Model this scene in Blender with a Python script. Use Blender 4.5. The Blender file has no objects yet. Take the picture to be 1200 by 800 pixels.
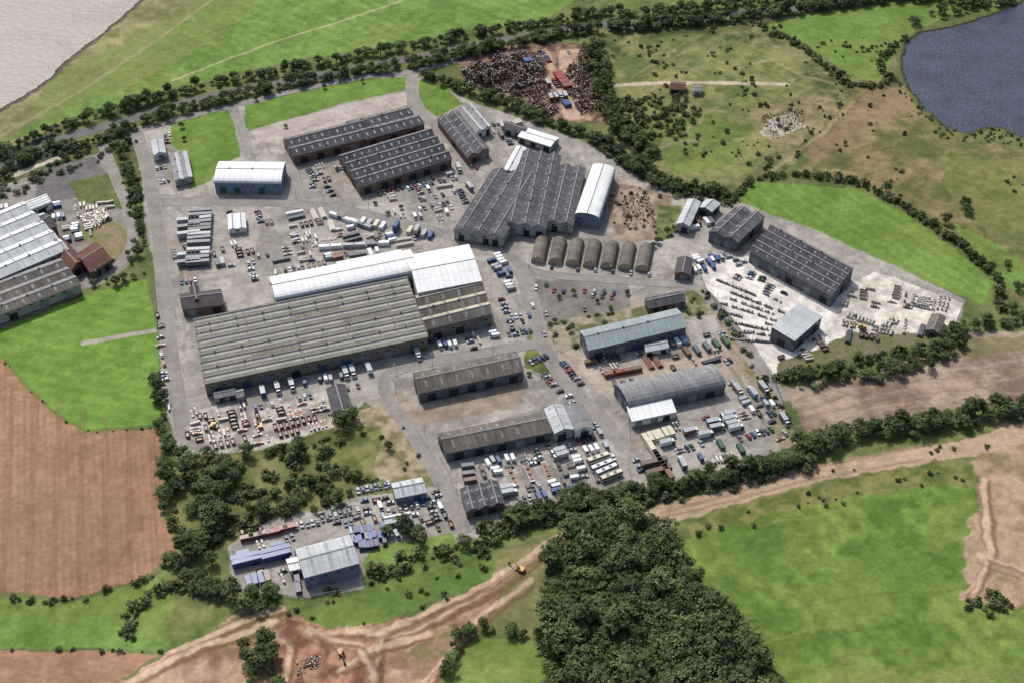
import bpy, math, random
import numpy as np
from mathutils import Vector
random.seed(7); R=np.random.RandomState(11)
scene=bpy.context.scene
# ------------------------------------------------------------------ camera
H=485.0; DEP=math.radians(41); FOV=math.radians(40)
cd=bpy.data.cameras.new("camera"); cam=bpy.data.objects.new("camera",cd); scene.collection.objects.link(cam)
cam.location=(0,0,H); cam.rotation_euler=(math.pi/2-DEP,0,0)
cd.sensor_width=36; cd.angle=FOV; cd.clip_start=1; cd.clip_end=30000
scene.camera=cam
SN,CS=math.sin(DEP),math.cos(DEP); FP=600/math.tan(FOV/2)
def G(u,v,z=0.0):
    """survey: rectify a digitised map point to ground metres (x,y) at height z"""
    x=(u-600)/FP; y=(400-v)/FP
    t=(H-z)/(SN-y*CS)
    return (x*t, t*(CS+y*SN))
def GP(pl,z=0.0): return [G(u,v,z) for u,v in pl]
# ------------------------------------------------------------------ light
w=bpy.data.worlds.new("World"); scene.world=w; w.use_nodes=True
nt=w.node_tree; bg=nt.nodes['Background']
sky=nt.nodes.new('ShaderNodeTexSky'); sky.sky_type='NISHITA'; sky.sun_disc=False
ELEV=math.radians(52); AZ=math.radians(-28)
sky.sun_elevation=ELEV; sky.sun_rotation=AZ; sky.altitude=200; sky.dust_density=4
nt.links.new(sky.outputs[0],bg.inputs[0]); bg.inputs[1].default_value=0.15
sd=bpy.data.lights.new("sun",'SUN'); sd.energy=3.5; sd.angle=math.radians(0.6); sd.color=(1,.955,.89)
so=bpy.data.objects.new("sun",sd); scene.collection.objects.link(so)
sv=Vector((math.sin(AZ)*math.cos(ELEV),math.cos(AZ)*math.cos(ELEV),math.sin(ELEV)))
so.rotation_euler=sv.to_track_quat('Z','Y').to_euler(); so.location=(0,600,400)
scene.view_settings.view_transform='Standard'; scene.view_settings.look='None'; scene.view_settings.exposure=0
# ------------------------------------------------------------------ colours
def lin(c):
    c=c/255.0
    return c/12.92 if c<=.04045 else ((c+.055)/1.055)**2.4
def C(r,g,b,k=0.88): return (lin(r)*k,lin(g)*k,lin(b)*k)
MATS={}
def mat(name,col=None,rough=.85,metal=0.0,var=.25,scale=.2,sheet=None,dado=None,spec=.3,colattr=False,rnd=0.0,patchy=0,mort=.03,det=3):
    if name in MATS: return MATS[name]
    m=bpy.data.materials.new(name); m.use_nodes=True; n=m.node_tree; N=n.nodes; Lk=n.links
    p=N['Principled BSDF']; p.inputs['Roughness'].default_value=rough; p.inputs['Metallic'].default_value=metal
    p.inputs['Specular IOR Level'].default_value=spec
    if colattr:
        a=N.new('ShaderNodeVertexColor'); a.layer_name='Col'; cur=a.outputs['Color']
    elif sheet:
        uv=N.new('ShaderNodeUVMap'); uv.uv_map='UVMap'
        sp=N.new('ShaderNodeSeparateXYZ'); cb=N.new('ShaderNodeCombineXYZ'); Lk.new(uv.outputs[0],sp.inputs[0])
        Lk.new(sp.outputs[1],cb.inputs[0]); Lk.new(sp.outputs[0],cb.inputs[1])
        b=N.new('ShaderNodeTexBrick'); b.inputs['Scale'].default_value=1; b.inputs['Mortar Size'].default_value=mort
        b.inputs['Brick Width'].default_value=sheet[0]; b.inputs['Row Height'].default_value=sheet[1]
        k=sheet[2]
        b.inputs['Color1'].default_value=tuple(min(1,c*(1+k)) for c in col)+(1,)
        b.inputs['Color2'].default_value=tuple(c*(1-k) for c in col)+(1,)
        b.inputs['Mortar'].default_value=tuple(c*.6 for c in col)+(1,)
        b.offset=0.0
        Lk.new(cb.outputs[0],b.inputs['Vector']); cur=b.outputs['Color']
        if dado:
            lt=N.new('ShaderNodeMath'); lt.operation='LESS_THAN'; lt.inputs[1].default_value=1.3; Lk.new(sp.outputs[1],lt.inputs[0])
            mx=N.new('ShaderNodeMixRGB'); mx.inputs[2].default_value=dado+(1,); Lk.new(lt.outputs[0],mx.inputs[0]); Lk.new(cur,mx.inputs[1]); cur=mx.outputs[0]
    else:
        rg=N.new('ShaderNodeRGB'); rg.outputs[0].default_value=tuple(col)+(1,); cur=rg.outputs[0]
    g=N.new('ShaderNodeNewGeometry')
    def mul(sc,lo,hi,det=3,rgh=.65,src=None,r0=.3,r1=.7):
        nonlocal cur
        ns=N.new('ShaderNodeTexNoise'); ns.inputs['Scale'].default_value=sc; ns.inputs['Detail'].default_value=det; ns.inputs['Roughness'].default_value=rgh
        Lk.new(src or g.outputs['Position'],ns.inputs['Vector'])
        mr=N.new('ShaderNodeMapRange'); mr.inputs[1].default_value=r0; mr.inputs[2].default_value=r1
        mr.inputs[3].default_value=lo; mr.inputs[4].default_value=hi; Lk.new(ns.outputs['Fac'],mr.inputs[0])
        vm=N.new('ShaderNodeVectorMath'); vm.operation='SCALE'; Lk.new(cur,vm.inputs[0]); Lk.new(mr.outputs[0],vm.inputs['Scale']); cur=vm.outputs[0]
    mul(scale,1-var,1+var*.7,det)
    if not name.startswith('paint_') and name!='leaf': mul(scale*6,1-var*.5,1+var*.45,det)
    if patchy:
        mp=N.new('ShaderNodeMapping'); mp.inputs['Scale'].default_value=(.5,.04,1); Lk.new(uv.outputs[0],mp.inputs[0])
        mul(1.0,1-patchy,1+patchy*.6,3,.6,mp.outputs[0],.38,.62)
    if rnd:
        oi=N.new('ShaderNodeObjectInfo'); mr=N.new('ShaderNodeMapRange'); mr.inputs[3].default_value=1-rnd; mr.inputs[4].default_value=1+rnd
        Lk.new(oi.outputs['Random'],mr.inputs[0])
        vm=N.new('ShaderNodeVectorMath'); vm.operation='SCALE'; Lk.new(cur,vm.inputs[0]); Lk.new(mr.outputs[0],vm.inputs['Scale']); cur=vm.outputs[0]
    Lk.new(cur,p.inputs['Base Color'])
    MATS[name]=m; return m
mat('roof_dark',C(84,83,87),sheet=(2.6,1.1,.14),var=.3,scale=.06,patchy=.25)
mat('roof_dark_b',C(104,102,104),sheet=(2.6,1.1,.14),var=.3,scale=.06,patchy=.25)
mat('roof_brown',C(108,102,94),sheet=(2.6,1.1,.12),var=.3,scale=.05,patchy=.22)
mat('roof_cream',C(182,174,152),sheet=(2.6,1.1,.06),var=.2,scale=.05,patchy=.14)
mat('roof_tan',C(100,91,76),sheet=(2.6,1.1,.08),var=.25,scale=.05,patchy=.18)
mat('roof_white',C(226,228,226),sheet=(9,3.2,.02),var=.08,scale=.05,rough=.6,patchy=.06,mort=.1)
mat('roof_lightgrey',C(190,193,194),sheet=(5,2.2,.04),var=.14,scale=.06,patchy=.1,mort=.07)
mat('roof_grey',C(140,140,140),sheet=(3,1.1,.09),var=.25,scale=.06,patchy=.18)
mat('roof_teal',C(146,160,160),sheet=(3,1.1,.05),var=.15,scale=.06,patchy=.12)
mat('roof_nissen',C(112,106,96),sheet=(2.5,1,.12),var=.3,scale=.1,patchy=.2)
mat('roof_slate',C(86,80,82),sheet=(.6,.4,.12),var=.3,scale=.2)
mat('roof_redtile',C(104,70,60),sheet=(.6,.4,.12),var=.3,scale=.2)
mat('rooflight',C(154,162,164),rough=.5,var=.35,scale=.3)
mat('rooflight_dim',C(124,129,130),rough=.5,var=.35,scale=.3)
mat('rooflight_cream',C(218,213,196),rough=.6,var=.2,scale=.1)
mat('ridge_cap',C(140,140,138))
mat('wall_grey',C(160,160,156),sheet=(6,1,.05),dado=C(120,92,78),var=.2)
mat('wall_dark',C(100,104,110),sheet=(6,1,.06),dado=C(96,82,74),var=.25)
mat('wall_blue',C(112,130,152),sheet=(6,1,.05),dado=C(140,132,124),var=.2)
mat('wall_white',C(215,216,212),sheet=(6,1,.04),dado=C(160,152,142),var=.12)
mat('wall_brick',C(132,104,90),sheet=(.3,.2,.12),var=.2)
mat('wall_brown',C(128,118,104),sheet=(6,1,.08),dado=C(116,96,82),var=.3)
mat('wall_nissen',C(190,172,140),sheet=(6,1,.05),var=.2)
mat('door_dark',C(44,46,50)); mat('door_blue',C(66,84,114)); mat('door_grey',C(130,134,136)); mat('door_green',C(60,92,74))
mat('glass',C(38,46,54),rough=.15,spec=.6,var=.1); mat('frame_white',C(215,215,210),var=.08)
mat('gutter',C(98,98,96))
mat('tyre',C(28,28,28)); mat('chassis',C(44,44,46)); mat('pole_steel',C(140,142,144),metal=.4,rough=.5)
mat('asphalt',C(138,133,128),var=.25,scale=.08); mat('asphalt_dark',C(104,102,102),var=.2,scale=.08)
mat('kerb',C(160,155,149),var=.15); mat('paint_white',C(222,224,224),rough=.4,var=.12,scale=.5)
mat('bark',C(84,72,60)); 
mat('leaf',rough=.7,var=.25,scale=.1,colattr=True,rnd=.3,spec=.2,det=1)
PAINT={'silver':(160,165,170),'black':(34,35,38),'grey':(98,102,108),'red':(138,48,42),'blue':(52,80,136),'navy':(34,46,84),
 'green':(58,92,66),'orange':(166,98,62),'yellow':(200,164,62),'cream':(208,200,176),'rust':(122,78,60),'lightblue':(128,158,188),'brown':(104,84,68),'dkgrey':(74,76,80),'stone':(182,176,166),'mixscrap':(92,74,64)}
for k,v in PAINT.items(): mat('paint_'+k,C(*v),rough=.4,var=.15,scale=.5,spec=.5)
# ------------------------------------------------------------------ mesh builder
class MB:
    def __init__(s): s.v=[];s.f=[];s.m=[];s.uv=[];s.names=[];s.col=[]
    def mi(s,n):
        if n not in s.names: s.names.append(n)
        return s.names.index(n)
    def face(s,pts,m,uv=None):
        b=len(s.v); s.v.extend([tuple(p) for p in pts]); s.f.append(tuple(range(b,b+len(pts)))); s.m.append(s.mi(m))
        s.uv.append(uv if uv else [(0.5,0.5)]*len(pts))
    def hexa(s,b,t,m):
        s.face([b[3],b[2],b[1],b[0]],m); s.face(t,m)
        for i in range(4):
            j=(i+1)%4
            l=(Vector(b[i])-Vector(b[j])).length; hh=(Vector(b[i])-Vector(t[i])).length
            s.face([b[i],b[j],t[j],t[i]],m,[(0,0),(l,0),(l,hh),(0,hh)])
    def box(s,x0,x1,y0,y1,z0,z1,m,f=None,tx=0,ty=0,tx1=None):
        if tx1 is None: tx1=tx
        b=[(x0,y0,z0),(x1,y0,z0),(x1,y1,z0),(x0,y1,z0)]
        t=[(x0+tx,y0+ty,z1),(x1-tx1,y0+ty,z1),(x1-tx1,y1-ty,z1),(x0+tx,y1-ty,z1)]
        if f: b=[f(*p) for p in b]; t=[f(*p) for p in t]
        s.hexa(b,t,m)
    def wheel(s,x,y,r,w,m='tyre'):
        n=8; a=[(x+r*math.cos(2*math.pi*i/n),r+r*math.sin(2*math.pi*i/n)) for i in range(n)]
        s.face([(p[0],y-w/2,p[1]) for p in a],m); s.face([(p[0],y+w/2,p[1]) for p in reversed(a)],m)
        for i in range(n):
            p,q=a[i],a[(i+1)%n]; s.face([(p[0],y-w/2,p[1]),(p[0],y+w/2,p[1]),(q[0],y+w/2,q[1]),(q[0],y-w/2,q[1])],m)
    def tube(s,p0,p1,r0,r1,m,n=6):
        p0=Vector(p0);p1=Vector(p1);d=(p1-p0).normalized(); a=d.orthogonal().normalized(); b=d.cross(a)
        A=[p0+(a*math.cos(2*math.pi*i/n)+b*math.sin(2*math.pi*i/n))*r0 for i in range(n)]
        B=[p1+(a*math.cos(2*math.pi*i/n)+b*math.sin(2*math.pi*i/n))*r1 for i in range(n)]
        for i in range(n): j=(i+1)%n; s.face([A[i],A[j],B[j],B[i]],m)
        s.face(B,m)
    def mesh(s,name):
        me=bpy.data.meshes.new(name); me.from_pydata(s.v,[],s.f)
        for n in s.names: me.materials.append(MATS[n])
        me.polygons.foreach_set('material_index',s.m)
        ul=me.uv_layers.new(name='UVMap'); ul.data.foreach_set('uv',[c for f in s.uv for p in f for c in p])
        me.update(); return me
def link(name,me,loc=(0,0,0),rz=0,parent=None,sc=None):
    o=bpy.data.objects.new(name,me); scene.collection.objects.link(o); o.location=loc; o.rotation_euler=(0,0,rz)
    if sc: o.scale=sc
    if parent: o.parent=parent
    return o
# ------------------------------------------------------------------ noise
_T=[R.rand(256,256).astype(np.float32) for _ in range(8)]
def vn(x,y,s,seed=0):
    T=_T[seed%8]; x=x/s+seed*17.3; y=y/s+seed*9.1
    xi=np.floor(x).astype(int); yi=np.floor(y).astype(int); fx=x-xi; fy=y-yi
    fx=fx*fx*(3-2*fx); fy=fy*fy*(3-2*fy); x0=xi&255;x1=(xi+1)&255;y0=yi&255;y1=(yi+1)&255
    return (T[x0,y0]*(1-fx)+T[x1,y0]*fx)*(1-fy)+(T[x0,y1]*(1-fx)+T[x1,y1]*fx)*fy
def fbm(x,y,s,seed=0,o=4):
    r=0;a=.5;t=0
    for i in range(o): r=r+a*vn(x,y,s/2**i,seed+i); t+=a; a*=.55
    return r/t
def inpoly(x,y,poly):
    r=np.zeros(x.shape,bool); n=len(poly)
    for i in range(n):
        x1,y1=poly[i]; x2,y2=poly[(i+1)%n]
        if y1==y2: continue
        c=((y1>y)!=(y2>y))&(x<(x2-x1)*(y-y1)/(y2-y1)+x1); r^=c
    return r
def inp1(x,y,poly):
    r=False; n=len(poly)
    for i in range(n):
        x1,y1=poly[i]; x2,y2=poly[(i+1)%n]
        if (y1>y)!=(y2>y) and x<(x2-x1)*(y-y1)/(y2-y1)+x1: r=not r
    return r
# ------------------------------------------------------------------ terrain
def axis(lo,hi,st):
    a=np.arange(lo,hi+st,st); ext=[st*2]
    while sum(ext)<9000: ext.append(ext[-1]*1.5)
    e=np.cumsum(ext); return np.concatenate([(lo-e)[::-1],a,a[-1]+e])
xs=axis(-420,420,.75); ys=axis(325,985,.75)
X,Y=np.meshgrid(xs,ys); X=X.ravel(); Y=Y.ravel(); NX=len(xs); NY=len(ys)
n_a=fbm(X,Y,40,0)-.5; n_c=fbm(X,Y,9,1,3)-.5; n_d=fbm(X,Y,9,5,3)-.5
fine=fbm(X,Y,5,2,3); med=fbm(X,Y,22,4,4); big=fbm(X,Y,90,6,4); yel=fbm(X,Y,48,7,5); grn=vn(X,Y,1.3,3)
COL=np.zeros((X.size,3),np.float32); HT=np.zeros(X.size,np.float32)
def lerp(a,b,t): return a[None,:]*(1-t[:,None])+b[None,:]*t[:,None]
def contrast(t,k): return np.clip((t-.5)*k+.5,0,1)
def zone(poly,c1,c2,ns='med',k=2.5,j=2.0,h=0,alpha=1.0,stripe=None,world=False):
    P=poly if world else GP(poly); px=[p[0] for p in P]; py=[p[1] for p in P]; mrg=j+2
    idx=np.nonzero((X>min(px)-mrg)&(X<max(px)+mrg)&(Y>min(py)-mrg)&(Y<max(py)+mrg))[0]
    if idx.size==0: return
    x=X[idx]; y=Y[idx]
    ms=inpoly(x+(n_c[idx]*2.4)*j, y+(n_d[idx]*2.4)*j, P); idx=idx[ms]
    if idx.size==0: return
    t={'fine':fine,'med':med,'big':big}[ns][idx]*.65+fine[idx]*.35
    c=lerp(np.array(c1,np.float32),np.array(c2,np.float32),contrast(t,k))
    if stripe:
        a,per,am=stripe; a=math.radians(a); q=(X[idx]*math.cos(a)+Y[idx]*math.sin(a)+n_a[idx]*per*.3)/per
        c=c*(1+am*(np.sin(q*2*math.pi)*(.4+1.2*med[idx])))[:,None]
    if alpha>=1: COL[idx]=c
    else: COL[idx]=COL[idx]*(1-alpha)+c*alpha
    if not world: HT[idx]=h*(fbm(X[idx],Y[idx],12,2,4)-.15) if h>0 else h
def line(poly,wd,col,alpha=.8,j=1.0,h=None,world=False):
    P=poly if world else GP(poly); col=np.array(col,np.float32)
    px=[p[0] for p in P]; py=[p[1] for p in P]; mr=wd+j+2
    idx=np.nonzero((X>min(px)-mr)&(X<max(px)+mr)&(Y>min(py)-mr)&(Y<max(py)+mr))[0]
    if idx.size==0: return
    x=X[idx]+n_c[idx]*2*j; y=Y[idx]+n_d[idx]*2*j; d=np.full(idx.size,1e9)
    for (a,b),(c,e) in zip(P[:-1],P[1:]):
        dx,dy=c-a,e-b; L2=dx*dx+dy*dy+1e-9; t=np.clip(((x-a)*dx+(y-b)*dy)/L2,0,1)
        d=np.minimum(d,np.hypot(x-a-t*dx,y-b-t*dy))
    m=np.clip((wd/2+.5-d),0,1)*alpha*(.65+.7*fine[idx]); m=np.clip(m,0,1)[:,None]
    COL[idx]=COL[idx]*(1-m)+col*m*(.85+.3*med[idx])[:,None]
gA,gB=C(98,122,58),C(118,142,76)         # pasture
gD,gE=C(80,94,54),C(114,120,74)          # rough grass
sA,sB=C(70,82,48),C(122,120,82)          # scrub
rA,rB=C(140,108,84),C(160,126,100)       # red soil
yA,yB=C(140,135,128),C(170,164,155)      # yard
COL[:]=lerp(np.array(gD,np.float32),np.array(gE,np.float32),contrast(med,3))
zone([(-900,140),(0,128),(165,0),(260,-130),(400,-130),(330,0),(150,110),(0,178),(-900,420)],C(112,114,70),C(150,143,102),'med',3,3,stripe=(60,14,.06))
zone([(255,-10),(690,-6),(640,22),(500,44),(400,62),(300,82),(150,118),(60,146),(0,168),(90,110),(165,62)],C(94,122,58),C(116,142,74),'med',3,4,stripe=(50,9,.06))
zone([(60,90),(255,-10),(330,-20),(250,50),(140,105),(30,150)],C(122,124,78),C(108,132,68),'med',2,6,alpha=.65)
line([(640,-30),(475,0),(400,25),(320,50),(200,95)],2.0,C(168,160,128),.75)
line([(255,-5),(180,50),(90,110),(0,160)],3,C(156,146,114),.55)
line([(300,60),(230,30),(215,0)],2,C(146,142,104),.4)
line([(420,15),(300,20),(190,60)],1.5,C(80,98,52),.4,2); line([(620,5),(500,30),(380,50)],1.5,C(84,102,54),.4,2)
RIV=[(-2500,150),(-300,228),(0,126),(42,104),(85,64),(125,34),(166,-2),(260,-130),(420,-400),(-1500,-500)]
LAKE=[(1060,60),(1066,46),(1080,38),(1110,34),(1145,24),(1180,12),(1200,2),(1300,-10),(1420,60),(1350,170),(1230,172),(1198,160),(1170,147),(1132,155),(1110,148),(1085,126),(1066,104),(1058,82)]
zone([(690,-20),(1300,-60),(1300,30),(1000,5),(700,30)],C(88,104,58),C(116,126,72))
zone([(690,35),(900,15),(1060,40),(1060,100),(1000,110),(920,200),(860,222),(800,225),(740,180),(700,120)],sA,C(126,124,84),'med',3.6,4,h=.7)
zone([(735,45),(830,40),(920,60),(960,110),(930,140),(900,190),(860,212),(800,212),(760,180),(735,130),(705,95)],C(90,104,58),C(132,130,84),'med',3.6,4)
zone([(760,150),(830,130),(880,160),(850,200),(790,200)],C(86,108,54),C(114,128,70),'med',2.6,5)
zone([(880,130),(950,110),(990,120),(920,190)],C(116,110,76),C(148,136,102),'med',3.2,5)
zone([(905,140),(930,130),(945,150),(905,165),(890,155)],C(150,145,130),C(176,168,154),'fine',3,3)
zone([(1010,95),(1060,100),(1085,130),(1130,165),(1200,172),(1420,200),(1450,480),(1200,372),(1175,335),(1100,262),(1020,220),(930,205),(960,160)],C(90,96,54),C(136,122,86),'med',3.6,5,h=.6)
zone([(1020,105),(1050,100),(1070,125),(1020,150),(960,190),(940,185)],C(112,98,72),C(142,122,94),'med',3,4)
zone([(1100,180),(1200,190),(1300,260),(1200,290),(1120,250)],C(98,106,60),C(124,122,76),'med',3.2,6)
for i in range(40):
    u=random.uniform(700,1180); v=random.uniform(45,290); a=random.uniform(-1,1)
    line([(u,v),(u+30,v-12+12*a),(u+70,v-24+30*a)],random.uniform(1.2,5),random.choice([C(150,138,104),C(64,78,44),C(82,88,50),C(132,116,82)]),.45,4)
zone([(890,32),(960,12),(1040,-2),(1140,10),(1075,35),(1055,50),(1030,96),(1000,92),(950,55)],gA,C(110,134,68),'med',3,2)
zone([(862,232),(885,212),(1000,221),(1060,250),(1110,285),(1165,332),(1153,357),(1060,322),(1020,312),(950,275),(885,248)],C(96,124,56),C(112,142,68),'med',2.6,1.5,stripe=(35,7,.06))
zone([(1110,262),(1170,285),(1200,310),(1200,350),(1170,330)],C(94,116,56),gB,'med',2.4,4)
line([(700,102),(760,98),(830,97),(920,99)],4,C(186,174,150),.9)
line([(880,75),(905,70),(940,90),(985,100)],3,C(150,138,106),.5)
line([(1000,120),(960,160),(905,200)],3,C(156,140,106),.6)
# west farmland
zone([(-300,480),(0,385),(60,362),(100,345),(172,328),(186,395),(192,495),(100,505),(58,478),(0,418),(-300,420)],C(96,126,54),C(112,146,66),'med',2.6,1.5,stripe=(75,8,.06))
line([(98,402),(135,395),(182,387)],3.5,C(164,156,144),1,.3)
zone([(-700,420),(0,418),(58,478),(100,506),(186,500),(192,560),(206,650),(150,682),(80,702),(0,692),(-700,690)],rA,rB,'med',2.2,1.5,stripe=(15,3.2,.07))
zone([(-100,600),(60,560),(150,600),(130,660),(0,700)],C(150,122,92),C(128,112,80),'med',3,8,alpha=.35)
for i in range(9): line([(-40+i*27,440+max(0,i-1)*9),(-60+i*30,700)],.7,C(116,90,68),.6,.3); line([(-36+i*27,440+max(0,i-1)*9),(-55.5+i*30,700)],.7,C(116,90,68),.6,.3)
line([(0,418),(58,478),(100,506),(186,500)],2,C(98,110,58),.7,1)
zone([(-500,690),(0,697),(80,706),(150,687),(206,660),(225,690),(272,705),(250,740),(190,760),(0,760),(-500,760)],C(92,116,52),gB,'med',2.8,2)
zone([(-500,764),(0,762),(185,765),(130,802),(100,900),(-500,900)],rA,C(170,134,108),'med',2,1.5,stripe=(80,3,.05))
zone([(-400,150),(0,178),(100,172),(160,150),(165,200),(130,190),(70,205),(0,240),(-400,300)],sA,C(108,112,68),'med',3,3)
# south
zone([(200,660),(330,700),(430,690),(560,640),(760,600),(960,530),(1200,490),(1500,450),(1500,1000),(200,1000)],C(84,102,54),C(126,128,80),'med',3.4,3,h=.5)
zone([(420,695),(560,660),(640,640),(560,680),(460,725),(370,738),(345,715)],C(88,112,54),C(112,132,68),'med',2.6,4)
zone([(300,705),(335,712),(365,738),(440,732),(520,712),(590,668),(650,632),(678,618),(665,640),(625,685),(560,735),(520,800),(500,900),(80,900),(130,800),(220,752)],C(138,108,86),C(178,150,126),'med',4.4,4,h=1.2)
zone([(330,725),(430,745),(450,800),(350,850),(330,790)],C(118,82,66),C(164,126,102),'fine',3.8,3,h=3.0)
zone([(470,770),(520,730),(560,735),(520,800)],C(150,124,98),C(118,110,74),'fine',3.6,4,h=1)
zone([(250,735),(300,712),(330,720),(300,745),(270,760)],C(104,106,62),C(140,124,88),'fine',3.6,4)
zone([(430,735),(520,715),(540,730),(460,760)],C(110,104,66),C(160,132,102),'fine',3.6,5,alpha=.7)
zone([(580,640),(640,640),(640,740),(600,740),(560,745),(590,700)],C(108,110,68),C(140,132,92),'med',3,4)
zone([(530,765),(560,750),(600,748),(644,758),(650,900),(500,900),(518,795)],gA,gB,'med',2.5,2)
zone([(790,640),(860,610),(1000,582),(1095,560),(1142,572),(1140,640),(1128,705),(1200,715),(1500,740),(1500,1000),(900,1000),(860,750),(800,680)],C(86,112,50),C(116,138,68),'med',3.8,2,stripe=(28,11,.07))
zone([(800,650),(900,615),(960,650),(880,700)],C(80,102,50),C(100,122,60),'med',2,10,alpha=.5)
zone([(960,680),(1100,620),(1128,690),(1000,740)],C(112,134,66),C(98,120,56),'med',2.5,12,alpha=.5)
zone([(1000,760),(1040,790),(1200,770),(1200,800),(950,810)],C(112,122,68),C(130,136,80),'med',2,6,alpha=.6)
for i in range(14):
    u=random.uniform(830,1150); v=random.uniform(620,790); line([(u,v),(u+50,v-14),(u+110,v-22)],1.5,C(78,96,48) if i%2 else C(132,140,88),.35,3)
zone([(1135,520),(1180,500),(1500,440),(1500,760),(1200,712),(1128,700),(1136,640),(1144,585)],C(130,116,84),C(170,146,120),'med',4,4,h=.6)
line([(752,610),(800,598),(850,584),(950,556),(1050,538),(1135,526),(1200,505)],11,C(176,152,128),.95,2.5)
line([(780,600),(860,578),(950,548),(1080,522)],2,C(144,122,98),.8,1); line([(780,606),(860,586),(950,562),(1080,538)],1.5,C(140,118,94),.7,1)
for a in [[(300,712),(340,760),(330,830)],[(370,740),(460,745),(560,700),(650,640)],[(200,765),(290,725),(330,712)],[(500,800),(550,735),(620,680)],[(430,800),(450,740),(560,690),(640,640)],[(1140,690),(1160,640),(1150,560)],[(1200,670),(1150,650)],[(400,790),(440,760),(500,740)],[(360,740),(420,760),(440,800)],[(150,800),(230,760),(320,730)]]:
    line(a,3,C(198,172,146),.75,2); line([(p[0]+7,p[1]+5) for p in a],1.8,C(108,78,60),.7,2); line([(p[0]-5,p[1]+8) for p in a],1.2,C(118,90,70),.6,2)
zone([(865,590),(1000,560),(1100,540),(1140,560),(1000,582),(860,612),(790,640),(790,625)],C(88,102,52),C(124,120,74),'fine',3.2,3)
zone([(915,455),(1000,440),(1100,412),(1135,388),(1500,400),(1500,470),(1200,472),(1100,482),(1000,506),(945,512)],C(122,104,88),C(160,142,124),'med',3.6,3)
zone([(1100,400),(1200,395),(1200,410),(1140,420)],C(108,104,76),C(132,124,90),'med',3,3)
for i in range(7):
    v=415+i*9; line([(930,505-i*6),(1050,480-i*8),(1200,468-i*9)],1.2,C(172,154,134) if i%2 else C(108,92,76),.4,3)
ESTATE=[(160,152),(200,138),(280,122),(470,88),(495,92),(560,122),(620,142),(720,180),(800,228),(870,238),(960,272),(1060,318),(1130,352),(1120,395),(1000,418),(905,440),(915,478),(935,520),(860,548),(760,570),(600,605),(555,632),(430,665),(425,690),(350,700),(275,690),(265,640),(330,600),(430,580),(520,568),(470,505),(430,470),(395,500),(300,528),(212,534),(190,470),(184,330),(166,240)]
zone(ESTATE,yA,yB,'med',3.0,1.2)
e0=G(242,457); e1=G(501,401); EA=math.atan2(e1[1]-e0[1],e1[0]-e0[0])
Pest=GP(ESTATE)
def rndp(P):
    xa=min(p[0] for p in P);xb=max(p[0] for p in P);ya=min(p[1] for p in P);yb=max(p[1] for p in P)
    while True:
        x=random.uniform(xa,xb);y=random.uniform(ya,yb)
        if inp1(x,y,P): return x,y
for i in range(420):
    x,y=rndp(Pest); a=EA+(math.pi/2 if random.random()<.3 else 0)+random.gauss(0,.04); l=random.uniform(5,30); b=random.uniform(3,14)
    c,s=math.cos(a),math.sin(a)
    P=[(x+c*p-s*q,y+s*p+c*q) for p,q in((-l/2,-b/2),(l/2,-b/2),(l/2,b/2),(-l/2,b/2))]
    if not all(inp1(p[0],p[1],Pest) for p in P): continue
    cc=random.choice([C(178,171,162),C(122,118,114),C(150,144,137),C(108,104,100),C(186,180,171),C(158,140,122)])
    zone(P,cc,tuple(k*.85 for k in cc),'fine',2,.3,alpha=random.uniform(.2,.5),world=True)
for i in range(280):
    x,y=rndp(Pest); a=EA+random.choice([0,math.pi/2])+random.gauss(0,.35); l=random.uniform(8,50); k=random.uniform(-.3,.3)
    P=[(x+math.cos(a+k*t)*l*t,y+math.sin(a+k*t)*l*t) for t in(0,.33,.66,1)]
    if not all(inp1(p[0],p[1],Pest) for p in P): continue
    line(P,random.uniform(.6,1.8),random.choice([C(92,88,84),C(100,94,88),C(182,175,166),C(120,112,96)]),random.uniform(.2,.5),.5,world=True)
zone([(-300,260),(-20,225),(60,200),(118,178),(135,190),(150,240),(158,300),(140,322),(90,345),(0,385),(-300,420)],C(124,120,112),C(154,149,141),'med',2.6,2)
zone([(45,200),(110,183),(125,205),(90,232),(40,240)],C(106,103,103),C(118,114,112),'med',2,1)
line([(0,212),(40,195),(75,182)],6,C(192,182,162),.95,.5)
line([(-50,228),(0,212)],6,C(192,182,162),.95,.5)
zone([(80,215),(140,200),(152,250),(128,240),(95,240)],gD,gE,'med',3,2)
zone([(95,262),(130,255),(150,275),(140,310),(110,300)],C(146,128,106),C(118,118,78),'fine',3,2)
zone([(0,180),(70,150),(80,178),(30,198),(0,205)],C(60,70,62),C(90,94,76),'med',3,2)
zone([(140,180),(165,200),(172,300),(158,320),(150,240)],C(82,94,52),C(112,116,68),'med',3,1)
zone([(200,140),(272,128),(282,184),(262,190),(248,212),(222,222),(214,180),(200,170)],C(92,120,54),C(110,140,66),'med',2.6,.8)
zone([(288,124),(350,108),(430,94),(476,90),(478,105),(400,122),(292,154),(286,148)],C(92,120,54),C(110,140,66),'med',2.6,.8)
zone([(490,94),(520,100),(542,122),(512,138),(492,122)],C(92,120,54),C(110,140,66),'med',2.6,.8)
zone([(296,152),(400,124),(478,107),(476,124),(400,148),(320,168),(300,166)],C(164,152,142),C(186,176,166),'med',2.4,.6)
zone([(150,100),(200,138),(160,155),(120,170)],sA,sB,'med',3,3,alpha=.5)
zone([(705,205),(790,232),(775,280),(740,285),(720,278)],C(130,114,98),C(158,142,122),'fine',3.5,2)
zone([(770,240),(800,240),(785,280),(770,280)],gD,gE,'fine',3,2)
zone([(535,66),(600,54),(660,50),(694,54),(698,100),(716,146),(650,142),(590,118),(540,96)],C(98,78,66),C(142,118,100),'fine',3.8,2,h=.5)
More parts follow.
